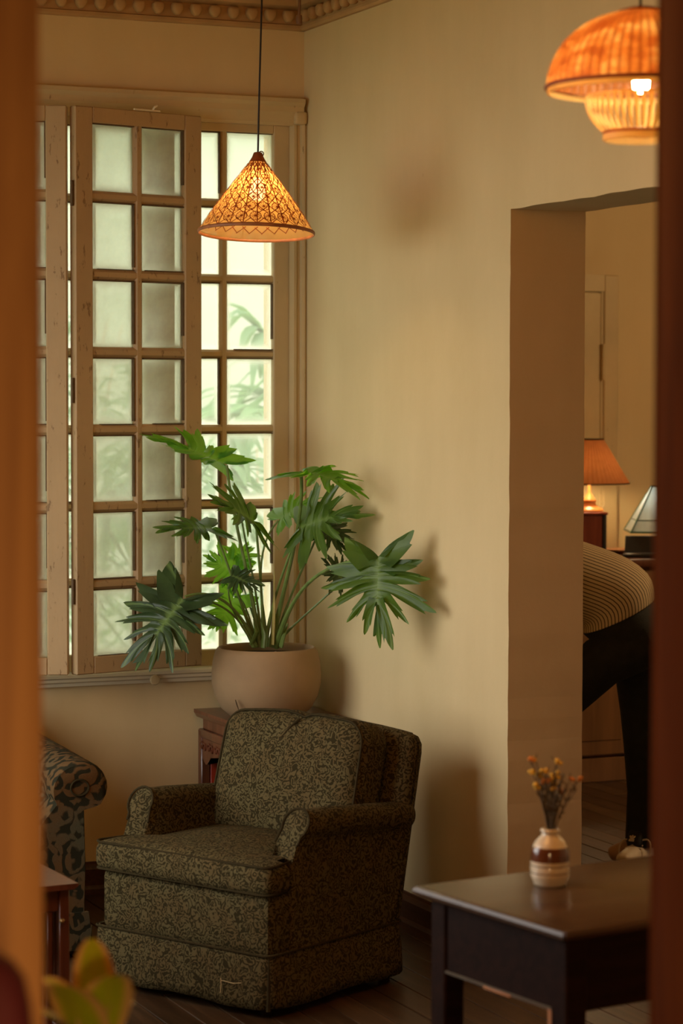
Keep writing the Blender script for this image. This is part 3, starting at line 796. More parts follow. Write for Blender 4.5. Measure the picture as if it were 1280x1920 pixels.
def leaf(name, base, tip, nrm, width, mat, seed, lobes=5, depth=.62, droop=.18, parent=pl_, back=.48, cup=.12):
    """deeply lobed leaf from base (petiole joint) to tip, blade facing nrm"""
    rr = random.Random(seed)
    ax = tip - base; L = ax.length; ax = ax / L
    nz = (nrm - ax * nrm.dot(ax)).normalized(); ay = nz.cross(ax)
    c = .30                                  # centre of the polar outline along the midrib
    tips = [0.0]
    spans = []
    angs = [0] + [R(20 + 138 * ((i + .35) / lobes) ** .92) for i in range(lobes)]
    lob = []
    for s in (-1, 1):
        for i in range(1, lobes + 1):
            lob.append((s * (angs[i] + rr.uniform(-.08, .08)), rr.uniform(.76, 1.16)))
    lob.append((0, 1.0)); lob.sort()
    th = [a for a, _ in lob]
    bounds = [-pi + .10] + [(th[i] + th[i + 1]) / 2 for i in range(len(th) - 1)] + [pi - .10]
    K = 22
    PR = [(0, 0), (.10, .22), (.18, .46), (.26, .80), (.32, .64), (.40, .84), (.50, 1.0), (.56, .90), (.63, .58), (.71, .72), (.79, .40), (.89, .16), (1, 0)]
    def prof_(t):
        for (a0, b0), (a1, b1) in zip(PR, PR[1:]):
            if t <= a1: return b0 + (b1 - b0) * (t - a0) / (a1 - a0)
        return 0
    def env(a):
        ca, sa_ = cos(a), sin(a)
        rx = (1 - c) * L if ca > 0 else (c + back) * L
        ry = width / 2
        return 1 / math.sqrt((ca / rx) ** 2 + (sa_ / ry) ** 2)
    samp = []
    for i, (a, f) in enumerate(lob):
        lo, hi = bounds[i], bounds[i + 1]; j1, j2 = rr.uniform(-.06, .06), rr.uniform(-.06, .06)
        for j in range(K):
            t = j / K; ang = lo + (hi - lo) * t; tt = t if a >= 0 else 1 - t
            tt = min(1, max(0, tt + j1 * sin(pi * tt)))
            m_ = (1 - depth) + depth * prof_(tt) + j2 * sin(3 * pi * t) * .5
            samp.append((ang, env(ang * .35 + a * .65) * f * m_, i, t, a))
    samp.append((bounds[-1], env(pi) * (1 - depth), len(lob) - 1, 1.0, lob[-1][0]))
    fr = [.0, .16, .34, .52, .70, .86, 1.0]
    bm = NB(); vl = bm.verts.layers.float.new('vein')
    wob = [rr.uniform(-1, 1) for _ in lob]
    def place(x, y, zoff):
        t = x / L
        bend = -droop * L * max(0, t) ** 2 - droop * .35 * L * (abs(y) / (width / 2 + 1e-6)) ** 2
        return base + ax * x + ay * y + nz * (cup * abs(y) * .8 + bend + zoff)
    rows = []
    for f in fr:
        row = []
        for ang, r, i, t, a in samp:
            ox = (c + .26 * cos(ang)) * L                     # lobes spring from along the midrib
            sw = ang - math.copysign(.24, ang) * f * (abs(ang) > .15)
            ex, ey = c * L + r * cos(sw), r * sin(sw)
            x, y = ox + (ex - ox) * f, ey * f
            zo = .055 * L * wob[i] * f * f + .040 * L * f * (abs(t - .5) * 2 - .5) + .014 * L * f * sin(i * 2.3 + t * 11)
            v = bm.verts.new(place(x, y, zo)); v[vl] = 1.0 if (round(t * K) == K // 2 or f == 0) else 0.0
            row.append(v)
        rows.append(row)
    for a, b in zip(rows, rows[1:]):
        for k in range(len(samp) - 1): bm.faces.new((a[k], b[k], b[k + 1], a[k + 1]))
    return obj(name, bm, mat, parent, True, 80)
def nv(u, v, w): return (RT * u + FWD * v + UPV * w).normalized()
# (base px, py, away) (tip px, py, away) normal width material seed
LV = [
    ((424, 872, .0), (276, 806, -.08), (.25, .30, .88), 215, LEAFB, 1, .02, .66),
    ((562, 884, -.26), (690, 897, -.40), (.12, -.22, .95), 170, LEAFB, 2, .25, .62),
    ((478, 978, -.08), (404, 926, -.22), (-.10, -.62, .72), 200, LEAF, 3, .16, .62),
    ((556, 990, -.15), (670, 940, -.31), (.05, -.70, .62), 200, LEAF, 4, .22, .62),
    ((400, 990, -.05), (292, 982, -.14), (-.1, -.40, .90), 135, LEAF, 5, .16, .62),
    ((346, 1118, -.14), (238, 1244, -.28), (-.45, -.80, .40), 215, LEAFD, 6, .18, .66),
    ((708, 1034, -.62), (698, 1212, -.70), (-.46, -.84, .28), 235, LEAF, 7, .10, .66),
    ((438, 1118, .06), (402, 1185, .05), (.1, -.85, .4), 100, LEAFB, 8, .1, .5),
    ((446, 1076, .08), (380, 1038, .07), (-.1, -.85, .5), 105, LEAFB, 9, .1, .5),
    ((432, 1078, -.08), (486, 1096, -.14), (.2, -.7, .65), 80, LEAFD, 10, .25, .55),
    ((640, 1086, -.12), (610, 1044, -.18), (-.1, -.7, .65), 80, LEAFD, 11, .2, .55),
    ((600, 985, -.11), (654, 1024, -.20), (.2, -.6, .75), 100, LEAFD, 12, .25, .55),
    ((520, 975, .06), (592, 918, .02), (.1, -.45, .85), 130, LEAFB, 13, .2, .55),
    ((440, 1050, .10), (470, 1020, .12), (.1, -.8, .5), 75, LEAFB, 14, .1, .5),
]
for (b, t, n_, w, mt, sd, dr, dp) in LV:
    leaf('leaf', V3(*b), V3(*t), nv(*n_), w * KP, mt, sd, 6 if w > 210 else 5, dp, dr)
# petioles: from the crown to each leaf joint
PT = [((486, 1212, 0), (470, 1090, 0), (432, 960, .02), (424, 872, .0), .0072), ((505, 1212, 0), (535, 1090, 0), (572, 960, -.16), (562, 884, -.26), .008),
      ((492, 1212, 0), (492, 1130, -.01), (484, 1050, -.04), (478, 978, -.08), .006), ((510, 1212, 0), (520, 1130, 0), (545, 1060, -.08), (556, 990, -.15), .0078),
      ((480, 1212, 0), (450, 1130, 0), (420, 1040, -.02), (400, 990, -.05), .0058), ((478, 1212, -.02), (455, 1150, -.05), (410, 1095, -.08), (346, 1118, -.14), .0062),
      ((516, 1212, 0), (545, 1110, -.14), (585, 1050, -.35), (706, 1046, -.615), .0075), ((482, 1212, .02), (470, 1170, .04), (455, 1110, .05), (438, 1118, .06), .0045),
      ((486, 1212, .02), (480, 1150, .06), (468, 1090, .08), (446, 1072, .08), .0045), ((480, 1212, 0), (440, 1160, -.03), (416, 1120, -.05), (432, 1078, -.08), .004),
      ((512, 1212, 0), (545, 1170, 0), (600, 1130, -.08), (640, 1086, -.12), .0045), ((512, 1212, .01), (540, 1110, .02), (575, 1050, -.05), (600, 985, -.11), .005),
      ((500, 1212, .02), (490, 1120, .05), (470, 1030, .06), (520, 975, .06), .005), ((474, 1212, -.03), (455, 1165, -.05), (420, 1120, -.08), (350, 1122, -.13), .0045),
      ((488, 1212, .02), (486, 1120, .03), (462, 1040, .06), (452, 975, .06), .005), ((496, 1212, .01), (470, 1150, .04), (455, 1100, .09), (440, 1050, .10), .004),
      ((497, 1212, 0), (505, 1120, .01), (540, 1050, -.06), (558, 990, -.115), .0055)]
for p0, p1, p2, p3, r_ in PT:
    bm = NB(); pts = bez(V3(*p0), V3(*p1), V3(*p2), V3(*p3), 16)
    tube(bm, pts, [r_ * (1.7 - .8 * min(1, i / 5)) if i < 6 else r_ * .95 - r_ * .2 * i / 16 for i in range(17)], 8); obj('petiole', bm, STEM, pl_)
bm = NB(); tube(bm, bez(V3(510, 1208, -.03), V3(512, 1160, -.03), V3(514, 1110, -.03), V3(512, 1058, -.03), 8), [.009, .010, .010, .009, .008, .006, .004, .0025, .001], 8, False, .6); tag(obj('leaf_sheath', bm, STEMY, pl_), 'pale yellow spear shaped sheath')
for (a, b, c_) in (((470, 1208, -.03), (480, 1185, -.04), (474, 1160, -.02)), ((525, 1212, -.03), (530, 1190, -.04), (538, 1168, -.02)), ((492, 1214, -.05), (494, 1190, -.05), (488, 1165, -.03))):
    bm = NB(); tube(bm, [V3(*a), V3(*b), V3(*c_)], [.012, .013, .003], 8, False, .6); obj('leaf_sheath', bm, STEM, pl_)

# ------------------------------------------------------------------ woven cone pendant
D8 = Vector((-.600, -1.045, 0)); RIMZ, APEX = 2.383, 2.640; CR = .1925; CHT = .257
pc = thing('cone_pendant_lamp', 'cone shaped woven bamboo pendant lamp glowing in front of the window', 'lamp', (D8.x, D8.y, APEX), 0, None, (R(-4.0) * cos(YAW), R(-4.0) * sin(-YAW) + R(1.2), 0))
def cone_pt(th_, s, off=0):   # s 0 apex .. 1 rim, slightly bellied; local to the apex
    r = (.012 + (CR - .012) * s) * (1 + .05 * sin(pi * s)) + off
    return Vector((r * cos(th_), r * sin(th_), -CHT * s))
bm = NB(); rings = [[bm.verts.new(cone_pt(2 * pi * i / 64, s)) for i in range(64)] for s in (0.02, .15, .3, .45, .6, .75, .9, 1.0)]
for a, b in zip(rings, rings[1:]):
    for i in range(64): bm.faces.new((a[i], a[(i + 1) % 64], b[(i + 1) % 64], b[i]))
obj('lining', bm, PAPER, pc)
bm = NB()
def strip(p, q, th_, w, off):   # narrow band on the cone between two (theta, s) points
    vs = []
    n_ = 4
    for i in range(n_ + 1):
        t = i / n_; a = p[0] + (q[0] - p[0]) * t; s = p[1] + (q[1] - p[1]) * t
        P_ = cone_pt(a, s, off); d_ = cone_pt(a + (q[0] - p[0]) * .01, s + (q[1] - p[1]) * .01, off) - P_
        nr = Vector((cos(a), sin(a), .7)).normalized(); sd = d_.cross(nr)
        if sd.length < 1e-9: continue
        sd.normalize(); vs.append((bm.verts.new(P_ + sd * w / 2), bm.verts.new(P_ - sd * w / 2)))
    for a, b in zip(vs, vs[1:]): bm.faces.new((a[0], b[0], b[1], a[1]))
NM = 26
for i in range(NM):
    a = 2 * pi * i / NM
    strip((a, .06 if i % 2 == 0 else .42), (a, .98), 0, .0040, .0025)
    for sg in (1, -1):
        strip((a, .10), (a + sg * 2 * pi * 7 / NM, .98), 0, .0032, .0035)
for s_r, odd in ((.20, 0), (.335, 1), (.47, 0), (.605, 1), (.74, 0), (.875, 1)):   # rows of woven rosettes
    nr_ = max(6, round(2 * pi * (CR * s_r + .01) / .046)); rad_ = .0205
    for k in range(nr_):
        a0 = 2 * pi * (k + .5 * odd) / nr_; rr_ = CR * s_r + .012
        def rp(x, y): return (a0 + x / rr_, s_r + y / .314)
        for m_ in range(12):
            p0, p1 = 2 * pi * m_ / 12, 2 * pi * (m_ + 1) / 12
            P = [cone_pt(*rp(q * cos(ph), q * sin(ph)), .0030) for ph, q in ((p0, rad_), (p1, rad_), (p1, rad_ * .87), (p0, rad_ * .87))]
            bm.faces.new([bm.verts.new(v) for v in P])
            cx_, sx_ = cos(p0), sin(p0)
            P = [cone_pt(*rp(q * cx_ - o_ * sx_, q * sx_ + o_ * cx_), .0034) for q, o_ in ((rad_ * .9, -.0009), (rad_ * .9, .0009), (rad_ * .16, .0007), (rad_ * .16, -.0007))]
            bm.faces.new([bm.verts.new(v) for v in P])
        P = [cone_pt(*rp(rad_ * .24 * cos(2 * pi * m_ / 6), rad_ * .24 * sin(2 * pi * m_ / 6)), .0036) for m_ in range(6)]
        bm.faces.new([bm.verts.new(v) for v in P])
tag(obj('weave', bm, WEAVE, pc, False), kind='stuff')
bm = NB(); tube(bm, [cone_pt(2 * pi * i / 64, .99, .0005) for i in range(64)], .0032, 8, True, 1.9); tag(obj('rim_band', bm, m_plain('rim_bamboo', (.30, .10, .03), .5, .3, 30), pc), 'dark bamboo rim')
bm = NB(); lathe(bm, [(.008, .012), (.014, .010), (.020, -.006), (.030, -.022), (.026, -.024)], 20); tube(bm, [(.012 + .008 * cos(a), 0, .008 + .008 * sin(a)) for a in [q * pi / 6 for q in range(12)]], .002, 5, True); obj('cap', bm, WEAVE, pc)
bm = NB(); lathe(bm, [(0, -.075), (.016, -.075), (.018, -.05), (.016, -.01), (.008, .0)], 14); obj('socket', bm, BLACK, pc)
bm = NB(); lathe(bm, [(0, -.150), (.016, -.146), (.026, -.130), (.028, -.115), (.022, -.095), (.013, -.078), (.013, -.074)], 18); obj('bulb', bm, BULB, pc)
bm = NB(); tube(bm, bez((0, 0, -.01), (-.002, 0, .3), (.006, .002, .6), (.0, .0, CH - APEX), 12), .0034, 6); obj('cord', bm, BLACKM, pc)
bm = NB(); lathe(bm, [(.05, CH - APEX), (.05, CH - APEX - .012), (.02, CH - APEX - .03), (0, CH - APEX - .032)], 20); obj('ceiling_rose', bm, CHINA, pc)
point_light('cone_pendant_light', (D8.x - .004, D8.y, APEX - .165), 1.9, .028, LAMPY)

# ------------------------------------------------------------------ slatted dome pendant at the right
DP = Vector((-.872, -3.98, 2.678))
dm = thing('dome_pendant_lamp', 'slatted bamboo dome pendant lamp with an inner basket at the upper right', 'lamp', DP)
DR, DH = .204, .168
def slat_edge(k):
    a = k.n('ShaderNodeAttribute'); a.attribute_name = 'edge'; return a.outputs['Fac']  # slat edges coloured darker, standing for the weaker light through them
SLAT = m_translucent('bamboo_slat', (.42, .16, .045), (.78, .30, .06), .40, .4,
                     lambda k: k.mix(slat_edge(k), k.ramp(k.noise(k.map(k.n('ShaderNodeNewGeometry').outputs['Position'], (1, 1, 2.4)), 13, 4, .65), [(.38, (.42, .09, .015)), (.50, (.70, .24, .04)), (.62, (.98, .58, .18))]), (.30, .05, .008)))
def dome_pt(t): # t 0 top .. 1 rim
    a = .16 + (pi / 2 * .97 - .16) * t
    return DR * 1.0 * sin(a) ** .92, -DH * (1 - cos(a)) * 1.02
bm = NB(); n_ = 9; NS = 58
wv = 2 * pi / NS * .47
for s_ in (0, .0022):
    pass
A = []; el = bm.verts.layers.float.new('edge')
wv = 2 * pi / NS * .515
for i in range(n_ + 1):
    r, z = dome_pt(i / n_)
    A.append([bm.verts.new((rr_ * cos(w_), rr_ * sin(w_), z)) for rr_, w_ in ((r - .0012, -wv), (r + .001, -wv * .4), (r + .001, wv * .4), (r - .0012, wv))])
for row in A:
    row[0][el] = 1; row[3][el] = 1
for a, b in zip(A, A[1:]):
    for k in range(3): bm.faces.new((a[k], a[k + 1], b[k + 1], b[k]))
s0 = obj('slat', bm, SLAT, dm)
for i in range(1, NS): share(s0, 'slat', dm, (0, 0, 0), (0, 0, 2 * pi * i / NS))
bm = NB(); tube(bm, [(DR * cos(2 * pi * i / 60), DR * sin(2 * pi * i / 60), -DH + .004) for i in range(60)], .0045, 8, True); tag(obj('rim_band', bm, m_plain('dark_rattan', (.16, .035, .012), .5, .3, 30), dm), 'dark red rattan rim')
LIGHTB = m_translucent('pale_bamboo', (.80, .60, .28), (1.0, .76, .34), .5, .45)
bm = NB()
lathe(bm, [(DR - .003, -DH + .004), (DR - .002, -DH - .008), (DR - .007, -DH - .009), (DR - .009, -DH + .004), (DR - .003, -DH + .004)], 60); obj('rim_lining', bm, LIGHTB, dm)
for i in range(3):
    q = 2 * pi * i / 3 + .4; bm = NB(); tube(bm, [((DR - .008) * cos(q), (DR - .008) * sin(q), -DH), (.117 * cos(q), .117 * sin(q), -DH - .018)], .0016, 6); obj('wire', bm, BRASS, dm)
bm = NB(); tube(bm, [(.118 * cos(2 * pi * i / 48), .118 * sin(2 * pi * i / 48), -DH - .018) for i in range(48)], .003, 6, True); obj('basket_hoop', bm, LIGHTB, dm)
def bask(t): return .118 - .040 * t ** 2.2, -DH - .02 - .074 * t
bm = NB(); wv = 2 * pi / 46 * .28
A = []
for i in range(7):
    r, z = bask(i / 6); A.append([bm.verts.new((rr_ * cos(w_), rr_ * sin(w_), z)) for rr_, w_ in ((r, -wv), (r + .002, 0), (r, wv), (r - .002, 0))])
for a, b in zip(A, A[1:]):
    for k in range(4): bm.faces.new((a[k], a[(k + 1) % 4], b[(k + 1) % 4], b[k]))
bm.faces.new(A[0]); bm.faces.new(A[-1][::-1])
rb = obj('rib', bm, LIGHTB, dm)
for i in range(1, 46): share(rb, 'rib', dm, (0, 0, 0), (0, 0, 2 * pi * i / 46))
bm = NB(); tube(bm, [(.079 * cos(2 * pi * i / 48), .079 * sin(2 * pi * i / 48), -DH - .094) for i in range(48)], .004, 8, True)
obj('basket_hoop', bm, SLAT, dm)
bm = NB(); lathe(bm, [(.081, -DH - .096), (.081, -DH - .110), (.076, -DH - .112), (.074, -DH - .098), (.081, -DH - .096)], 48); obj('bottom_ring', bm, LIGHTB, dm)
bm = NB(); lathe(bm, [(0, .006), (.03, .005), (.05, -.001), (.05, -.006), (0, -.004)], 24); obj('cap', bm, WEAVE, dm)
bm = NB(); lathe(bm, [(0, -.10), (.016, -.10), (.018, -.06), (.014, -.005)], 14); obj('socket', bm, BLACK, dm)
bm = NB(); lathe(bm, [(0, -.178), (.010, -.176), (.017, -.165), (.018, -.152), (.015, -.135), (.011, -.115), (.010, -.098)], 18); obj('bulb', bm, m_emit('dome_bulb', (1.0, .72, .36), 135), dm)
bm = NB(); tube(bm, [(-.003, 0, 0), (-.003, 0, CH - DP.z)], .0036, 6); obj('cord', bm, BLACKM, dm)
bm = NB(); lathe(bm, [(.05, CH - DP.z), (.05, CH - DP.z - .012), (.02, CH - DP.z - .03), (0, CH - DP.z - .032)], 20); obj('ceiling_rose', bm, CHINA, dm)

# pipe stub hanging by the cornice
bm = NB(); tube(bm, [(-.085, -.20, 3.52), (-.095, -.19, 3.40), (-.10, -.19, 3.245)], .006, 8); lathe(bm, [(0, -.018), (.011, -.018), (.013, 0), (.011, .014), (0, .014)], 12, (-.10, -.19, 3.24))
tag(obj('ceiling_cable', bm, m_plain('brown_cable', (.2, .1, .05), .5), None), 'short brown cable with a dark end hanging by the cornice corner', 'cable')

# ------------------------------------------------------------------ dark desk and flower vase, right foreground
tb = thing('wooden_desk', 'dark polished wooden desk with a moulded top at the lower right', 'desk', (-1.257, -3.657, 0), R(9))
TW, TD, TZ = 1.02, .555, .75   # local x to the right, y towards the camera is negative
bm = NB()
tp = [(.012, TZ - .026), (.0, TZ - .018), (-.002, TZ - .010), (.002, TZ - .003), (.010, TZ)]
def top_ring(ins, z): return [Vector((ins, -ins, z)), Vector((TW - ins, -ins, z)), Vector((TW - ins, -TD + ins, z)), Vector((ins, -TD + ins, z))]
rings = [[bm.verts.new(p) for p in top_ring(i_, z)] for i_, z in tp]
for a, b in zip(rings, rings[1:]):
    for i in range(4): bm.faces.new((a[i], a[(i + 1) % 4], b[(i + 1) % 4], b[i]))
bm.faces.new(rings[0]); bm.faces.new(rings[-1])
bmesh.ops.bevel(bm, geom=[e_ for e_ in bm.edges if abs(e_.verts[0].co.z - e_.verts[1].co.z) > .001 and (e_.verts[0].co - e_.verts[1].co).length < .05], offset=.003, segments=2, affect='EDGES')
obj('desk_top', bm, TABLET, tb, True, 30)
for lx in (.03, TW - .085):
    for ly in (-.03, -TD + .085):
        bm = NB(); box(bm, -.0, .055, -.055, 0, 0, TZ - .026, .004); o = obj('leg', bm, TABLEW, tb); o.location = (lx, ly, 0)
az = TZ - .185
for nm, (x0, x1, y0, y1) in {'apron': (.036, .052, -TD + .085, -.085), 'apron_': (TW - .052, TW - .036, -TD + .085, -.085), 'apron__': (.085, TW - .085, -.052, -.036), 'apron___': (.085, TW - .085, -TD + .036, -TD + .052)}.items():
    bm = NB(); box(bm, x0, x1, y0, y1, az, TZ - .026, .002); ap = obj('apron', bm, TABLEW, tb)
    if nm == 'apron':
        bm = NB(); tube(bm, [(.034, -.085, az + .002), (.034, -TD + .085, az + .002)], .0035, 6); obj('bead', bm, m_plain('highlight_bead', (.10, .085, .06), .5), ap)  # bead coloured paler than the apron to paint in its highlight
        bm = NB(); box(bm, .030, .046, -.33, -.23, az - .005, az + .003, .002); tag(obj('orange_edge', bm, ORANGE_EDGE, ap), 'orange strip along the apron edge')
bm = NB(); box(bm, .028, .040, -TD + .088, -TD + .080, 0, az, .002); tag(obj('orange_edge', bm, ORANGE_EDGE, tb), 'orange strip at the corner of the desk leg')
# vase with dried flowers
VP = Vector((-.968, -3.770, TZ))
va = thing('flower_vase', 'small striped stoneware vase on the dark desk', 'vase', VP)
vprof = [(0, 0), (.033, 0), (.037, .003), (.0385, .010), (.0425, .018), (.0445, .026), (.0435, .030), (.0445, .034), (.0445, .042), (.0435, .045), (.0445, .049), (.0440, .056)]
bm = NB(); lathe(bm, vprof, 36); obj('vase_base', bm, CHINA, va, True, 60)
for z_ in (.030, .0465):
    bm = NB(); tube(bm, [(.0436 * cos(q * pi / 20), .0436 * sin(q * pi / 20), z_) for q in range(40)], .0011, 6, True); tag(obj('glaze_line', bm, BROWNG, va), 'thin brown line round the vase')
bm = NB(); lathe(bm, [(.0440, .056), (.0435, .066), (.0425, .078), (.041, .085), (.039, .088)], 36); tag(obj('glaze_band', bm, BROWNG, va), 'dark brown glazed band')
bm = NB(); lathe(bm, [(.039, .088), (.034, .098), (.026, .107), (.020, .113), (.0185, .118), (.022, .121), (.0225, .125), (.019, .128), (.016, .126), (.015, .118), (.016, .10), (0, .10)], 36); obj('vase_neck', bm, CHINA, va, True, 60)
fl = thing('dried_flowers', 'bunch of dried yellow flowers standing in the small vase', 'flowers', VP + Vector((0, 0, .103)))
DRY = m_plain('dried_stalk', (.10, .065, .025), .8, .3, 40); YEL = m_plain('dried_yellow', (.74, .47, .06), .8, .3, 60); ORN = m_plain('dried_orange', (.55, .2, .03), .8, .3, 60)
rr = random.Random(11)
for i in range(26):
    a = rr.uniform(0, 2 * pi); sp_ = rr.uniform(.1, 1); H_ = rr.uniform(.10, .185); e_ = Vector((cos(a) * .072 * sp_, sin(a) * .072 * sp_, H_))
    p0 = Vector((cos(a) * .009 * sp_, sin(a) * .009 * sp_, 0)); pts = bez(p0, p0 + Vector((0, 0, H_ * .35)), e_ * .8 + Vector((0, 0, H_ * .1)), e_, 6)
    bm = NB(); tube(bm, pts, [.0016] * 6 + [.0008], 5)
    for k in range(8):
        q = pts[2 + k % 5]; d_ = Vector((rr.uniform(-1, 1), rr.uniform(-1, 1), rr.uniform(.6, 1.6))).normalized() * rr.uniform(.010, .022)
        tube(bm, [q, q + d_ * .6, q + d_], [.0009, .0018, .0004], 4)
    sk = obj('stalk', bm, DRY, fl)
    if i % 3 != 2:
        bm = NB()
        for k in range(rr.randint(2, 4)):
            c_ = e_ + Vector((rr.uniform(-.008, .008), rr.uniform(-.008, .008), rr.uniform(-.004, .006))); lathe(bm, [(0, -.004), (.004, -.003), (.0062, .001), (.004, .004), (0, .0045)], 8, c_)
        obj('flower_head', bm, YEL if i % 4 else ORN, sk)

# ------------------------------------------------------------------ sofa at the left
SO = Vector((-1.18, -.505, 0))
so = thing('tapestry_sofa', 'tapestry covered sofa with a rolled arm at the left edge', 'sofa', SO)
AL = .95   # local: x to the left is negative, front is -y
def sofa_arm(x0, s):
    sec = [(0, .12), (.005, .30), (.002, .42), (.0, .49)]
    c_ = (-.045 + .03, .565); r_ = .098
    for i in range(17):
        a = R(-52) + R(262) * i / 16; sec.append((c_[0] + r_ * cos(a), c_[1] + r_ * .86 * sin(a)))
    sec += [(-.16, .45), (-.165, .30), (-.165, .12)]
    bm = NB(); rings = []
    for i, y in enumerate((-AL / 2 + .0, -AL / 2 + .012, -AL / 2 + .04, -AL / 4, 0, AL / 4, AL / 2)):
        k_ = (.90, .97, 1, 1, 1, 1, 1)[i]
        rings.append([bm.verts.new((x0 + s * (-.07 + (x + .07) * k_), y, z + (.0 if z < .2 else .03 * max(0, (y + AL / 2)) / AL) - (0 if z < .5 else (1 - k_) * .1))) for x, z in sec])
    for a, b in zip(rings, rings[1:]):
        for i in range(len(sec)):
            j = (i + 1) % len(sec); bm.faces.new((a[i], a[j], b[j], b[i]))
    bm.faces.new(rings[0]); bm.faces.new(rings[-1][::-1])
    return bm
o = obj('arm', sofa_arm(0, 1), TAPES, so, True, 60)
bm = NB()
for i in range(1): tube(bm, [(-.02 + (.03 + .022 * i) * cos(a), -AL / 2 - .002, .565 + (.026 + .019 * i) * sin(a)) for a in [q * pi / 10 for q in range(20)]], .004, 5, True)
lathe_b = NB(); bm2 = bm
obj('scroll_piping', bm, FABRICD, o)
obj('arm', sofa_arm(-1.62, -1), TAPES, so, True, 60)
bm = NB(); rbox(bm, 1.34, .86, .20, .03, 6, None, Matrix.Translation((-.81, .02, .22))); obj('seat_base', bm, TAPES, so)
bm = NB(); rbox(bm, .66, .66, .13, .04, 8, None, Matrix.Translation((-.49, -.12, .385))); c1 = obj('seat_cushion', bm, TAPES, so)
share(c1, 'seat_cushion', so, (-.665, 0, 0))
bm = NB(); rbox(bm, 1.66, .20, .62, .06, 8, None, Matrix.Translation((-.81, .34, .45)) @ Matrix.Rotation(R(-8), 4, 'X')); obj('back', bm, TAPES, so)
bm = NB(); prism(bm, [(.02, .03), (.006, .155), (-1.626, .155), (-1.64, .03)], -AL / 2 - .012, AL / 2 - .03, 'y'); obj('skirt', bm, TAPES, so, False)
for sx in (-.05, -1.57):
    for sy in (-.38, .36):
        bm = NB(); lathe(bm, [(0, 0), (.02, 0), (.026, .06), (.026, .12), (0, .12)], 12); o = obj('foot', bm, TABLEW, so); o.location = (sx, sy, 0)

# ------------------------------------------------------------------ end table at the left
et = thing('end_table', 'small dark mahogany end table with slatted sides beside the sofa arm', 'side table', (-1.585, -2.15, 0), R(3))
# corner of the top at local (0,0); body to the left and back
bm = NB(); prism(bm, [(.0, .484), (.012, .492), (.012, .50), (-.46, .50), (-.46, .492), (-.448, .484)], -.012, .46, 'y'); obj('table_top', bm, MAHOG, et, True, 30)
for lx in (-.035, -.44):
    for ly in (.012, .42):
        bm = NB(); box(bm, 0, .03, 0, .03, 0, .485, .003); o = obj('leg', bm, MAHOG, et); o.location = (lx, ly, 0)
for q in ((-.41, -.035, .018, .034, .42, .485), (-.024, -.010, .042, .42, .42, .485), (-.41, -.035, .018, .034, .06, .09), (-.024, -.010, .042, .42, .06, .09), (-.41, -.035, .424, .440, .42, .485), (-.434, -.42, .042, .42, .42, .485)):
    bm = NB(); box(bm, *q, .002); obj('rail', bm, MAHOG, et)
bm = NB(); box(bm, -.007, .007, -.005, .005, .09, .42, .002); s0 = obj('slat', bm, MAHOG, et); s0.location = (-.06, .026, 0)
for i in range(1, 12): share(s0, 'slat', et, (-.06 - i * .031, .026, 0))
for i in range(12): share(s0, 'slat', et, (-.017, .065 + i * .031, 0), (0, 0, pi / 2))
for z, x in ((.395, -.03), (.34, -.11)):
    bm = NB(); lathe(bm, [(0, 0), (.006, 0), (.008, .008), (.004, .014), (0, .015)], 10); 
    for v in bm.verts: v.co = Vector((v.co.x, -v.co.z, v.co.y))
    o = obj('stud', bm, BRASS, et); o.location = (x, .012, z)

# ------------------------------------------------------------------ near red chair back and variegated plant, out of focus at the lower left
RC = Vector((-2.99, -5.89, 0))
rc = thing('red_chair', 'dark red upholstered high chair back in the near left corner', 'chair', RC, -YAW)
REDF = m_plain('dark_red_velvet', (.075, .0015, .003), .8, .15, 20, .2)
bm = NB()
def rcf(u, q): return Vector((u.x * (1 - .12 * max(0, q.z)), u.y + .02 * q.z, u.z + .03 * (1 - q.x ** 2) * max(0, q.z)))
rbox(bm, .40, .07, .44, .034, 10, rcf, Matrix.Translation((.012, 0, 1.0))); obj('backrest', bm, REDF, rc)
bm = NB(); rbox(bm, .42, .42, .09, .03, 6, None, Matrix.Translation((-.04, -.2, .68))); obj('seat', bm, REDF, rc)
for sx in (-.20, .12):
    for sy in (-.36, -.02):
        bm = NB(); tube(bm, [(sx, sy, 0), (sx * .95 - .002, sy, .66)], [.016, .022], 8); obj('leg', bm, TABLEW, rc)
ps = thing('tall_side_table', 'tall narrow dark table carrying the variegated plant', 'side table', (-2.42, -4.98, 0), -YAW)
bm = NB(); box(bm, -.17, .17, -.15, .15, .685, .715, .006, 2); obj('table_top', bm, TABLEW, ps)
for sx in (-.13, .13):
    for sy in (-.11, .11):
        bm = NB(); box(bm, sx - .016, sx + .016, sy - .016, sy + .016, 0, .685, .003); obj('leg', bm, TABLEW, ps)
vp = thing('variegated_plant', 'potted plant with broad lime green cream striped leaves in the near left corner', 'plant', (-2.42, -4.98, .715), -YAW)
bm = NB(); lathe(bm, [(0, 0), (.05, 0), (.06, .01), (.072, .10), (.076, .115), (.068, .115), (.062, .095), (0, .095)], 24); obj('pot', bm, m_plain('red_brown_pot', (.16, .03, .02), .4), vp)
VAR = N('variegated_leaf'); at_ = VAR.n('ShaderNodeAttribute'); at_.attribute_name = 'band'
VARM = VAR.set(VAR.ramp(at_.outputs['Fac'], [(.30, (.42, .52, .015)), (.5, (.48, .50, .03)), (.62, (.70, .50, .14)), (.9, (.70, .45, .18))]), .4)
rr = random.Random(21)
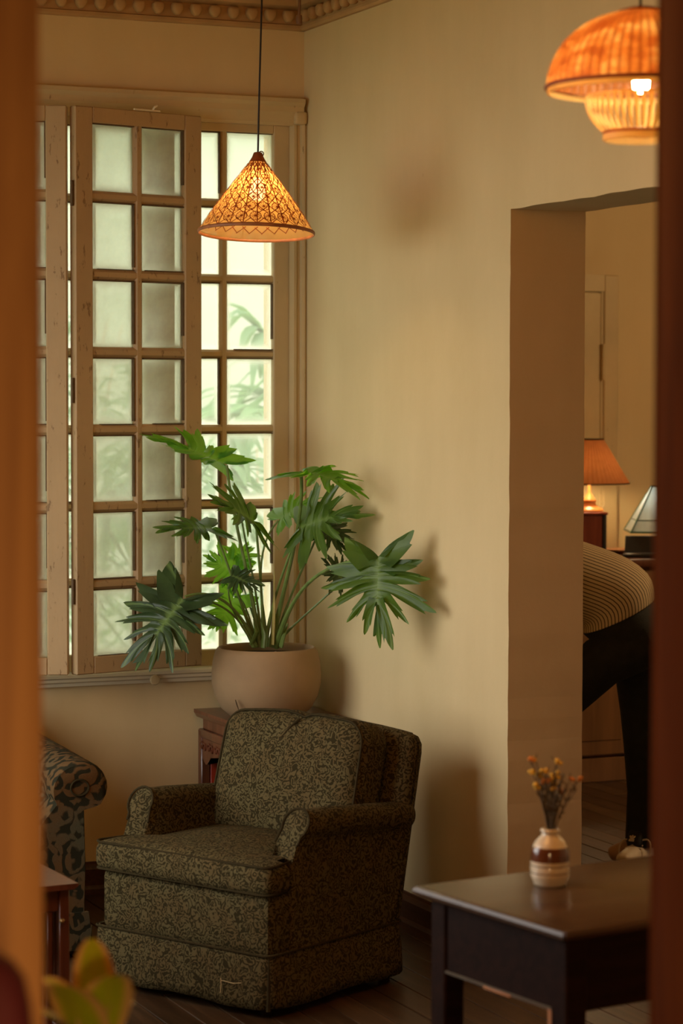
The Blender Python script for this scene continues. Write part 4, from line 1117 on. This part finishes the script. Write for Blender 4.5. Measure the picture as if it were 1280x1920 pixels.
def strap(base, d_, L, w, up, dr):
    bm = NB(); vl = bm.verts.layers.float.new('band'); d_ = d_.normalized(); sd = Vector((-d_.y, d_.x, 0)).normalized(); n_ = 10; rows = []
    for i in range(n_ + 1):
        t = i / n_; p = base + d_ * L * t + Vector((0, 0, up * t - dr * t * t)); ww = w * (sin(pi * (t * .88 + .1)) ** .6) / 2
        row = []
        for k, q in enumerate((-1, -.7, -.3, 0, .3, .7, 1)):
            v = bm.verts.new(p + sd * ww * q + Vector((0, 0, .22 * ww * abs(q)))); v[vl] = (1, .6, .1, .45, .1, .6, 1)[k]; row.append(v)
        rows.append(row)
    for a, b in zip(rows, rows[1:]):
        for k in range(6): bm.faces.new((a[k], a[k + 1], b[k + 1], b[k]))
    obj('leaf', bm, VARM, vp)
for i, (a, L, w, up, dr) in enumerate(((250, .13, .09, .16, .07), (290, .11, .085, .18, .08), (330, .07, .07, .12, .06), (200, .12, .07, .12, .09), (20, .06, .06, .10, .07), (100, .10, .07, .17, .06), (270, .13, .08, .10, .10), (310, .08, .06, .05, .07), (150, .10, .06, .14, .08))):
    strap(Vector((0, 0, .10)), Vector((cos(R(a)), sin(R(a)), 0)), L, w, up + .06, dr)

# ------------------------------------------------------------------ back room: door, counter, lamps
dr_ = sempty('door_2', (0, 0, 0))
bm = NB()
box(bm, 2.545, 2.63, 2.165, 2.2, 0, 2.46, .006); box(bm, 1.60, 1.685, 2.165, 2.2, 0, 2.46, .006); box(bm, 1.685, 2.545, 2.165, 2.2, 2.375, 2.46); box(bm, 2.53, 2.55, 2.175, 2.2, 0, 2.39, .004)
obj('door_frame', bm, PAINT, dr_)
bm = NB(); box(bm, 1.69, 2.535, 2.18, 2.2, 0, 2.37, .003); 
for z0, z1 in ((.2, 1.0), (1.15, 2.2)):
    for x0, x1 in ((1.78, 2.06), (2.16, 2.44)): box(bm, x0, x1, 2.174, 2.182, z0, z1, .004)
obj('door_leaf', bm, PAINT, dr_)
for z in (2.02, 1.2, .3):
    bm = NB(); lathe(bm, [(0, -.09), (.009, -.09), (.009, .09), (0, .09)], 10); o = obj('hinge', bm, PAINT, dr_); o.location = (2.54, 2.165, z)
CABW = m_wood('brown_cabinet_wood', (.16, .075, .028), (.25, .12, .045), .5, 'z', .5)
ct = thing('counter', 'brown wooden counter with a plinth behind the bending person', 'counter', (1.75, 1.52, 0))
bm = NB(); box(bm, 0, 1.8, .03, .62, .12, 1.03, .004); obj('carcass', bm, CABW, ct)
bm = NB(); box(bm, 0, 1.8, .015, .62, 0, .115, .004); obj('plinth', bm, CABW, ct)
for i in range(3):
    bm = NB(); box(bm, .02 + i * .6, .60 + i * .6, .012, .03, .13, 1.01, .004); box(bm, .08 + i * .6, .54 + i * .6, .006, .013, .2, .94, .004); dd = obj('door', bm, CABW, ct)
    bm = NB(); lathe(bm, [(0, 0), (.01, 0), (.014, .015), (0, .022)], 10)
    for v in bm.verts: v.co = Vector((v.co.x, -v.co.z, v.co.y))
    o = obj('knob', bm, BRASS, dd); o.location = (.55 + i * .6, .008, .6)
bm = NB(); box(bm, -.03, 1.83, -.02, .64, 1.03, 1.07, .006, 2); obj('worktop', bm, MAHOG, ct)
# dark red box that carries the lamp
LB = Vector((2.265, 1.84, 1.07))
bx = thing('wooden_box', 'dark red wooden box with black edges under the pleated lamp', 'box', LB, R(-8))
BOXR = m_wood('dull_red_wood', (.13, .022, .008), (.20, .04, .014), .75, 'z')
bm = NB(); box(bm, -.13, .055, -.08, .10, .012, .20, .004); obj('body', bm, BOXR, bx)
bm = NB(); box(bm, .055, .075, -.085, .105, 0.0, .205, .003); tag(obj('edge_panel', bm, BLACK, bx), 'black end panel')
bm = NB(); box(bm, -.145, .06, -.10, .12, 0, .012, .002); tag(obj('base_board', bm, CHINA, bx), 'pale board under the box')
bm = NB(); box(bm, -.14, .08, -.09, .11, .20, .212, .003); obj('lid', bm, BOXR, bx)
la = thing('pleated_table_lamp', 'table lamp with an orange brown pleated cone shade and turned wooden base', 'lamp', (LB.x + .025, LB.y + .015, LB.z + .212))
TURN = m_plain('turned_orange_wood', (.50, .22, .06), .35, .2, 20)
bm = NB(); lathe(bm, [(0, 0), (.068, 0), (.072, .006), (.066, .016), (.045, .022), (.034, .034), (.030, .046), (.036, .050), (.036, .056), (.026, .064), (.016, .082), (.008, .092), (.007, .14), (0, .14)], 28); obj('base', bm, TURN, la, True, 60)
PLEAT = m_translucent('pleated_shade', (.34, .12, .04), (.60, .20, .05), .05, .7)
bm = NB(); n_ = 96; rs = []
for t in (0, .25, .5, .75, 1.0):
    rs.append([bm.verts.new(((.068 + .128 * t) * (1 + .012 * (-1) ** i) * cos(2 * pi * i / n_), (.068 + .128 * t) * (1 + .012 * (-1) ** i) * sin(2 * pi * i / n_), .355 - .215 * t)) for i in range(n_)])
for a, b in zip(rs, rs[1:]):
    for i in range(n_): bm.faces.new((a[i], a[(i + 1) % n_], b[(i + 1) % n_], b[i]))
o = obj('lamp_shade', bm, PLEAT, la, True, 10)
bm = NB()
tube(bm, [(.069 * cos(2 * pi * i / 40), .069 * sin(2 * pi * i / 40), .355) for i in range(40)], .003, 6, True); tube(bm, [(.197 * cos(2 * pi * i / 60), .197 * sin(2 * pi * i / 60), .140) for i in range(60)], .003, 6, True); obj('shade_trim', bm, FABRICD, o)
bm = NB(); lathe(bm, [(0, .14), (.012, .145), (.026, .17), (.028, .19), (.018, .22), (.0, .226)], 14); obj('bulb', bm, m_emit('lamp_bulb', (1, .72, .36), 190), la)
# glass panel lamp
gl = thing('glass_panel_lamp', 'table lamp with a pale blue glass pyramid shade on a cream figure base', 'lamp', (2.62, 1.76, 1.07), -YAW)
GP = m_translucent('pale_blue_glass', (.60, .70, .68), (.75, .9, .88), .5, .08)
point_light('glass_lamp_light', (2.62, 1.76, 1.07 + .255), 2.2, .022, (1, .93, .8))
GRN = m_plain('green_lead', (.02, .08, .05), .4)
bm = NB(); A = [bm.verts.new((sx * .028, sy * .028, .335)) for sx, sy in ((-1, -1), (1, -1), (1, 1), (-1, 1))]; B = [bm.verts.new((sx * .145, sy * .145, .115)) for sx, sy in ((-1, -1), (1, -1), (1, 1), (-1, 1))]
for i in range(4): bm.faces.new((A[i], A[(i + 1) % 4], B[(i + 1) % 4], B[i]))
o = obj('lamp_shade', bm, GP, gl, False)
bm = NB()
for i, (sx, sy) in enumerate(((-1, -1), (1, -1), (1, 1), (-1, 1))):
    s2 = ((-1, -1), (1, -1), (1, 1), (-1, 1))[(i + 1) % 4]
    tube(bm, [(sx * .028, sy * .028, .335), (sx * .145, sy * .145, .115)], .004, 5); tube(bm, [(sx * .145, sy * .145, .115), (s2[0] * .145, s2[1] * .145, .115)], .005, 5); tube(bm, [(sx * .028, sy * .028, .335), (s2[0] * .028, s2[1] * .028, .335)], .004, 5)
    tube(bm, [(sx * .115, sy * .115, .172), (s2[0] * .115, s2[1] * .115, .172)], .0025, 5)
obj('leading', bm, GRN, o)
bm = NB(); lathe(bm, [(0, 0), (.055, 0), (.055, .012), (.03, .02), (.04, .045), (.046, .065), (.034, .09), (.016, .10), (.012, .14), (.02, .20), (.012, .33), (0, .34)], 20); obj('base', bm, CHINA, gl)
# small things in front of it
lt = thing('black_case', 'open black case lying on the counter beside the glass lamp', 'case', (2.43, 1.59, 1.071), R(-35))
bm = NB(); box(bm, -.085, .085, -.06, .06, 0, .02, .004); obj('body', bm, BLACK, lt)
bm = NB(); box(bm, -.085, .085, -.004, .004, 0, .085, .003, 1, Matrix.Translation((0, .06, .018)) @ Matrix.Rotation(R(-20), 4, 'X')); obj('lid', bm, BLACK, lt)
bm = NB(); lathe(bm, [(0, 0), (.07, 0), (.09, .012), (.10, .02), (.096, .022), (.07, .006), (0, .005)], 32); tag(obj('round_tray', bm, m_plain('brown_tray', (.32, .17, .08), .3), None), 'shallow brown tray on the counter behind the black case', 'tray').location = (2.47, 1.90, 1.071)

# ------------------------------------------------------------------ person bending over in the back room (side view, facing left)
PX = Vector((1.235, -.455, 0))
pe = thing('person', 'person in a striped jersey and dark jeans bending forward in the next room', 'person', PX, pi - R(23.5))
# local frame: +x is the way the person faces, +y is to the person's left, z up
def skin_body(name, joints, edges, mat, parent, root=0, sub=2):
    me = bpy.data.meshes.new(name); me.from_pydata([j[0] for j in joints], edges, []); me.materials.append(mat)
    o = bpy.data.objects.new(name, me); COL.objects.link(o); o.parent = parent
    sm = o.modifiers.new('skin', 'SKIN'); sm.use_smooth_shade = True
    for i, j in enumerate(joints):
        r = j[1]; me.skin_vertices[0].data[i].radius = r if isinstance(r, tuple) else (r, r)
        me.skin_vertices[0].data[i].use_root = (i == root)
    ss = o.modifiers.new('sub', 'SUBSURF'); ss.levels = sub; ss.render_levels = sub
    return o
SKIN = m_plain('skin', (.45, .27, .16), .5, .1, 10); HAIR = m_plain('dark_hair', (.02, .014, .01), .6, .3, 40)
JEAN = m_plain('dark_jeans', (.012, .014, .013), .85, .35, 30, .3)
hip = Vector((.03, .0, .98)); chest = Vector((.42, 0, 1.20)); neck = Vector((.58, 0, 1.25)); head = Vector((.70, 0, 1.22))
# joints: 0 pelvis ... one continuous figure with hands of five fingers
J = [(Vector((.06, 0, .98)), .075), (Vector((.2, 0, 1.11)), .08), (chest, .12), (neck, .06), (head, .085), (Vector((.76, 0, 1.16)), .075),
     (Vector((.05, .09, .90)), .06), (Vector((.40, .10, .60)), .05), (Vector((.58, .10, .10)), .036), (Vector((.70, .10, .045)), .03),
     (Vector((.0, -.09, .92)), .06), (Vector((-.01, -.10, .50)), .05), (Vector((-.01, -.10, .10)), .036), (Vector((.12, -.10, .045)), .034),
     (Vector((.47, .18, 1.19)), .06), (Vector((.56, .24, .95)), .043), (Vector((.72, .20, .82)), .030), (Vector((.76, .19, .79)), .030),
     (Vector((.47, -.18, 1.19)), .06), (Vector((.56, -.24, .95)), .043), (Vector((.72, -.20, .82)), .030), (Vector((.76, -.19, .79)), .030)]
E_ = [(0, 1), (1, 2), (2, 3), (3, 4), (4, 5), (0, 6), (6, 7), (7, 8), (8, 9), (0, 10), (10, 11), (11, 12), (12, 13), (2, 14), (14, 15), (15, 16), (16, 17), (2, 18), (18, 19), (19, 20), (20, 21)]
for s, wr in ((1, 17), (-1, 21)):
    w0 = J[wr][0]
    for k, (off, ln) in enumerate(((-.027, .062), (-.009, .074), (.009, .07), (.027, .055))):
        n0 = len(J); J += [(w0 + Vector((.045, off, -.03)), .0095), (w0 + Vector((.045 + ln * .55, off * 1.15, -.045)), .0085), (w0 + Vector((.045 + ln * .85, off * 1.2, -.045 - ln * .45)), .007)]
        E_ += [(wr, n0), (n0, n0 + 1), (n0 + 1, n0 + 2)]
    n0 = len(J); J += [(w0 + Vector((.012, -s * .038, -.012)), .011), (w0 + Vector((.045, -s * .055, -.035)), .0085)]; E_ += [(wr, n0), (n0, n0 + 1)]
skin_body('body', J, E_, SKIN, pe)
bm = NB(); rbox(bm, .18, .165, .17, .075, 8, None, Matrix.Translation((.69, 0, 1.25)) @ Matrix.Rotation(R(40), 4, 'Y')); obj('hair', bm, HAIR, pe)
bm = NB(); lathe(bm, [(0, -.012), (.008, -.008), (.011, 0), (.006, .012), (0, .014)], 10, (.80, 0, 1.17)); obj('nose', bm, SKIN, pe)
# loft helper: rings of ellipses along a path
def loft(path, n=28, attr=False, closed=False):
    bm = NB(); la_ = bm.verts.layers.float.new('st'); rings = []
    for (c_, up_, ru, rs_) in path:
        up_ = Vector(up_).normalized(); sd = Vector((0, 1, 0)); ring = []
        for i in range(n):
            a = 2 * pi * i / n; v = bm.verts.new(Vector(c_) + up_ * ru * cos(a) + sd * rs_ * sin(a)); v[la_] = abs(a - pi) / pi if a > pi else (pi - a) / pi; ring.append(v)
        rings.append(ring)
    for a, b in zip(rings, rings[1:]):
        for i in range(n): bm.faces.new((a[i], a[(i + 1) % n], b[(i + 1) % n], b[i]))
    if closed: bm.faces.new(rings[0][::-1]); bm.faces.new(rings[-1])
    return bm
JERSEY = m_stripes('striped_jersey', (.64, .52, .33), (.07, .045, .025), 210)
upd = Vector((-.48, 0, .88))
bm = loft([((.10, 0, 1.0), (-.90, 0, .42), .156, .195), ((.10, 0, 1.03), (-.86, 0, .52), .162, .198), ((.11, 0, 1.065), (-.80, 0, .60), .165, .20), ((.16, 0, 1.10), (-.62, 0, .78), .163, .20), ((.24, 0, 1.125), (-.45, 0, .89), .158, .20), ((.33, 0, 1.16), (-.36, 0, .93), .152, .20), ((.42, 0, 1.19), (-.3, 0, .95), .146, .20), ((.49, 0, 1.21), (-.25, 0, .97), .125, .19), ((.54, 0, 1.23), (-.2, 0, .98), .085, .12), ((.57, 0, 1.24), (-.2, 0, .98), .065, .07)], 48)
sh_ = obj('jersey', bm, JERSEY, pe); md = sh_.modifiers.new('thick', 'SOLIDIFY'); md.thickness = .006; sh_.modifiers.new('sub', 'SUBSURF').render_levels = 1
for s in (1, -1):
    bm = NB(); la_ = bm.verts.layers.float.new('st'); tube(bm, [(.44, s * .13, 1.19), (.49, s * .20, 1.14), (.53, s * .23, 1.03)], [.082, .075, .066], 14); obj('sleeve', bm, JERSEY, sh_)
bm = loft([((.16, 0, 1.06), (-.80, 0, .6), .115, .165), ((.095, 0, .99), (-.9, 0, .40), .150, .19), ((.055, 0, .94), (-.97, 0, .25), .152, .19), ((.03, 0, .89), (-1, 0, .1), .145, .185), ((.02, 0, .85), (-1, 0, 0), .12, .17)], 28, False, True)
jn = obj('jeans', bm, JEAN, pe)
for s, kn, an in ((1, (.40, .10, .60), (.58, .10, .09)), (-1, (-.01, -.10, .50), (-.01, -.10, .09))):
    bm = NB(); tube(bm, [(.0, s * .085, .92), (.01 + (kn[0] - .01) * .42, s * .09, .78 + .05 * (s > 0)), (kn[0] * .82, s * .095, .62 + .06 * (s > 0)), kn, ((kn[0] + an[0]) / 2 - .015, s * .10, .30), an], [.11, .100, .086, .074, .072, .064], 18); obj('jeans_leg', bm, JEAN, jn)
bm = NB()
for x, z in ((-.02, .99), (.04, 1.0)): box(bm, x - .004, x + .004, -.19, -.184, z - .03, z + .02)
tube(bm, [(-.085, -.178, .955), (-.02, -.192, .945), (.05, -.186, .955)], .003, 5); obj('pocket_seam', bm, m_plain('jeans_seam', (.05, .04, .025), .9), jn)
SHOE = m_plain('white_leather', (.62, .52, .40), .5, .1, 20); SOLE = m_plain('shoe_sole', (.50, .38, .26), .6, .1, 20); TONG = m_plain('black_suede', (.012, .012, .012), .7)
for s, an in ((1, Vector((.58, .10, 0))), (-1, Vector((-.01, -.10, 0)))):
    sh0 = bpy.data.objects.new('sneaker', None); COL.objects.link(sh0); sh0.parent = pe; sh0.location = an; sh0.rotation_euler = (0, 0, R(60))
    bm = NB(); rbox(bm, .275, .098, .028, .013, 8, lambda u, q: Vector((u.x, u.y * (1 - .22 * q.x * q.x - .1 * (q.x < 0)), u.z)), Matrix.Translation((.06, 0, .015))); obj('sole', bm, SOLE, sh0)
    bm = NB(); rbox(bm, .26, .090, .085, .035, 10, lambda u, q: Vector((u.x, u.y * (1 - .25 * q.x * q.x) * (1 - .25 * max(0, q.z)), u.z * (1 if q.x < 0 else 1 - .45 * q.x))), Matrix.Translation((.058, 0, .062))); obj('upper', bm, SHOE, sh0)
    bm = NB(); rbox(bm, .075, .06, .075, .018, 5, None, Matrix.Translation((.045, 0, .115)) @ Matrix.Rotation(R(-28), 4, 'Y')); obj('tongue', bm, TONG, sh0)
    bm = NB()   # three-leaf emblem with bars on the tongue
    for a in (-38, 0, 38):
        M_ = Matrix.Translation((.095, 0, .128)) @ Matrix.Rotation(R(-40), 4, 'Y') @ Matrix.Rotation(R(a), 4, 'X')
        lathe_pts = [M_ @ Vector((0, .0045 * sin(q * pi / 6) , .010 + .009 * cos(q * pi / 6))) for q in range(12)]
        bm.faces.new([bm.verts.new(v) for v in lathe_pts])
    for k in range(3):
        M_ = Matrix.Translation((.095, 0, .128)) @ Matrix.Rotation(R(-40), 4, 'Y'); box(bm, -.0006, .0006, -.011, .011, -.010 + k * .004, -.0075 + k * .004, 0, 1, M_)
    obj('emblem', bm, SHOE, sh0, False)
    bm = NB()
    for k in range(4): tube(bm, [(.06 + .022 * k, -.032, .098 - .010 * k), (.068 + .022 * k, 0, .112 - .010 * k), (.06 + .022 * k, .032, .098 - .010 * k)], .0035, 6)
    tube(bm, bez((.06, .02, .115), (.05, .06, .14), (.07, .075, .11), (.08, .07, .07), 8), .0035, 6); tube(bm, bez((.06, -.02, .115), (.07, -.05, .13), (.09, -.06, .10), (.09, -.055, .06), 8), .0035, 6)
    obj('shoelace', bm, SHOE, sh0)
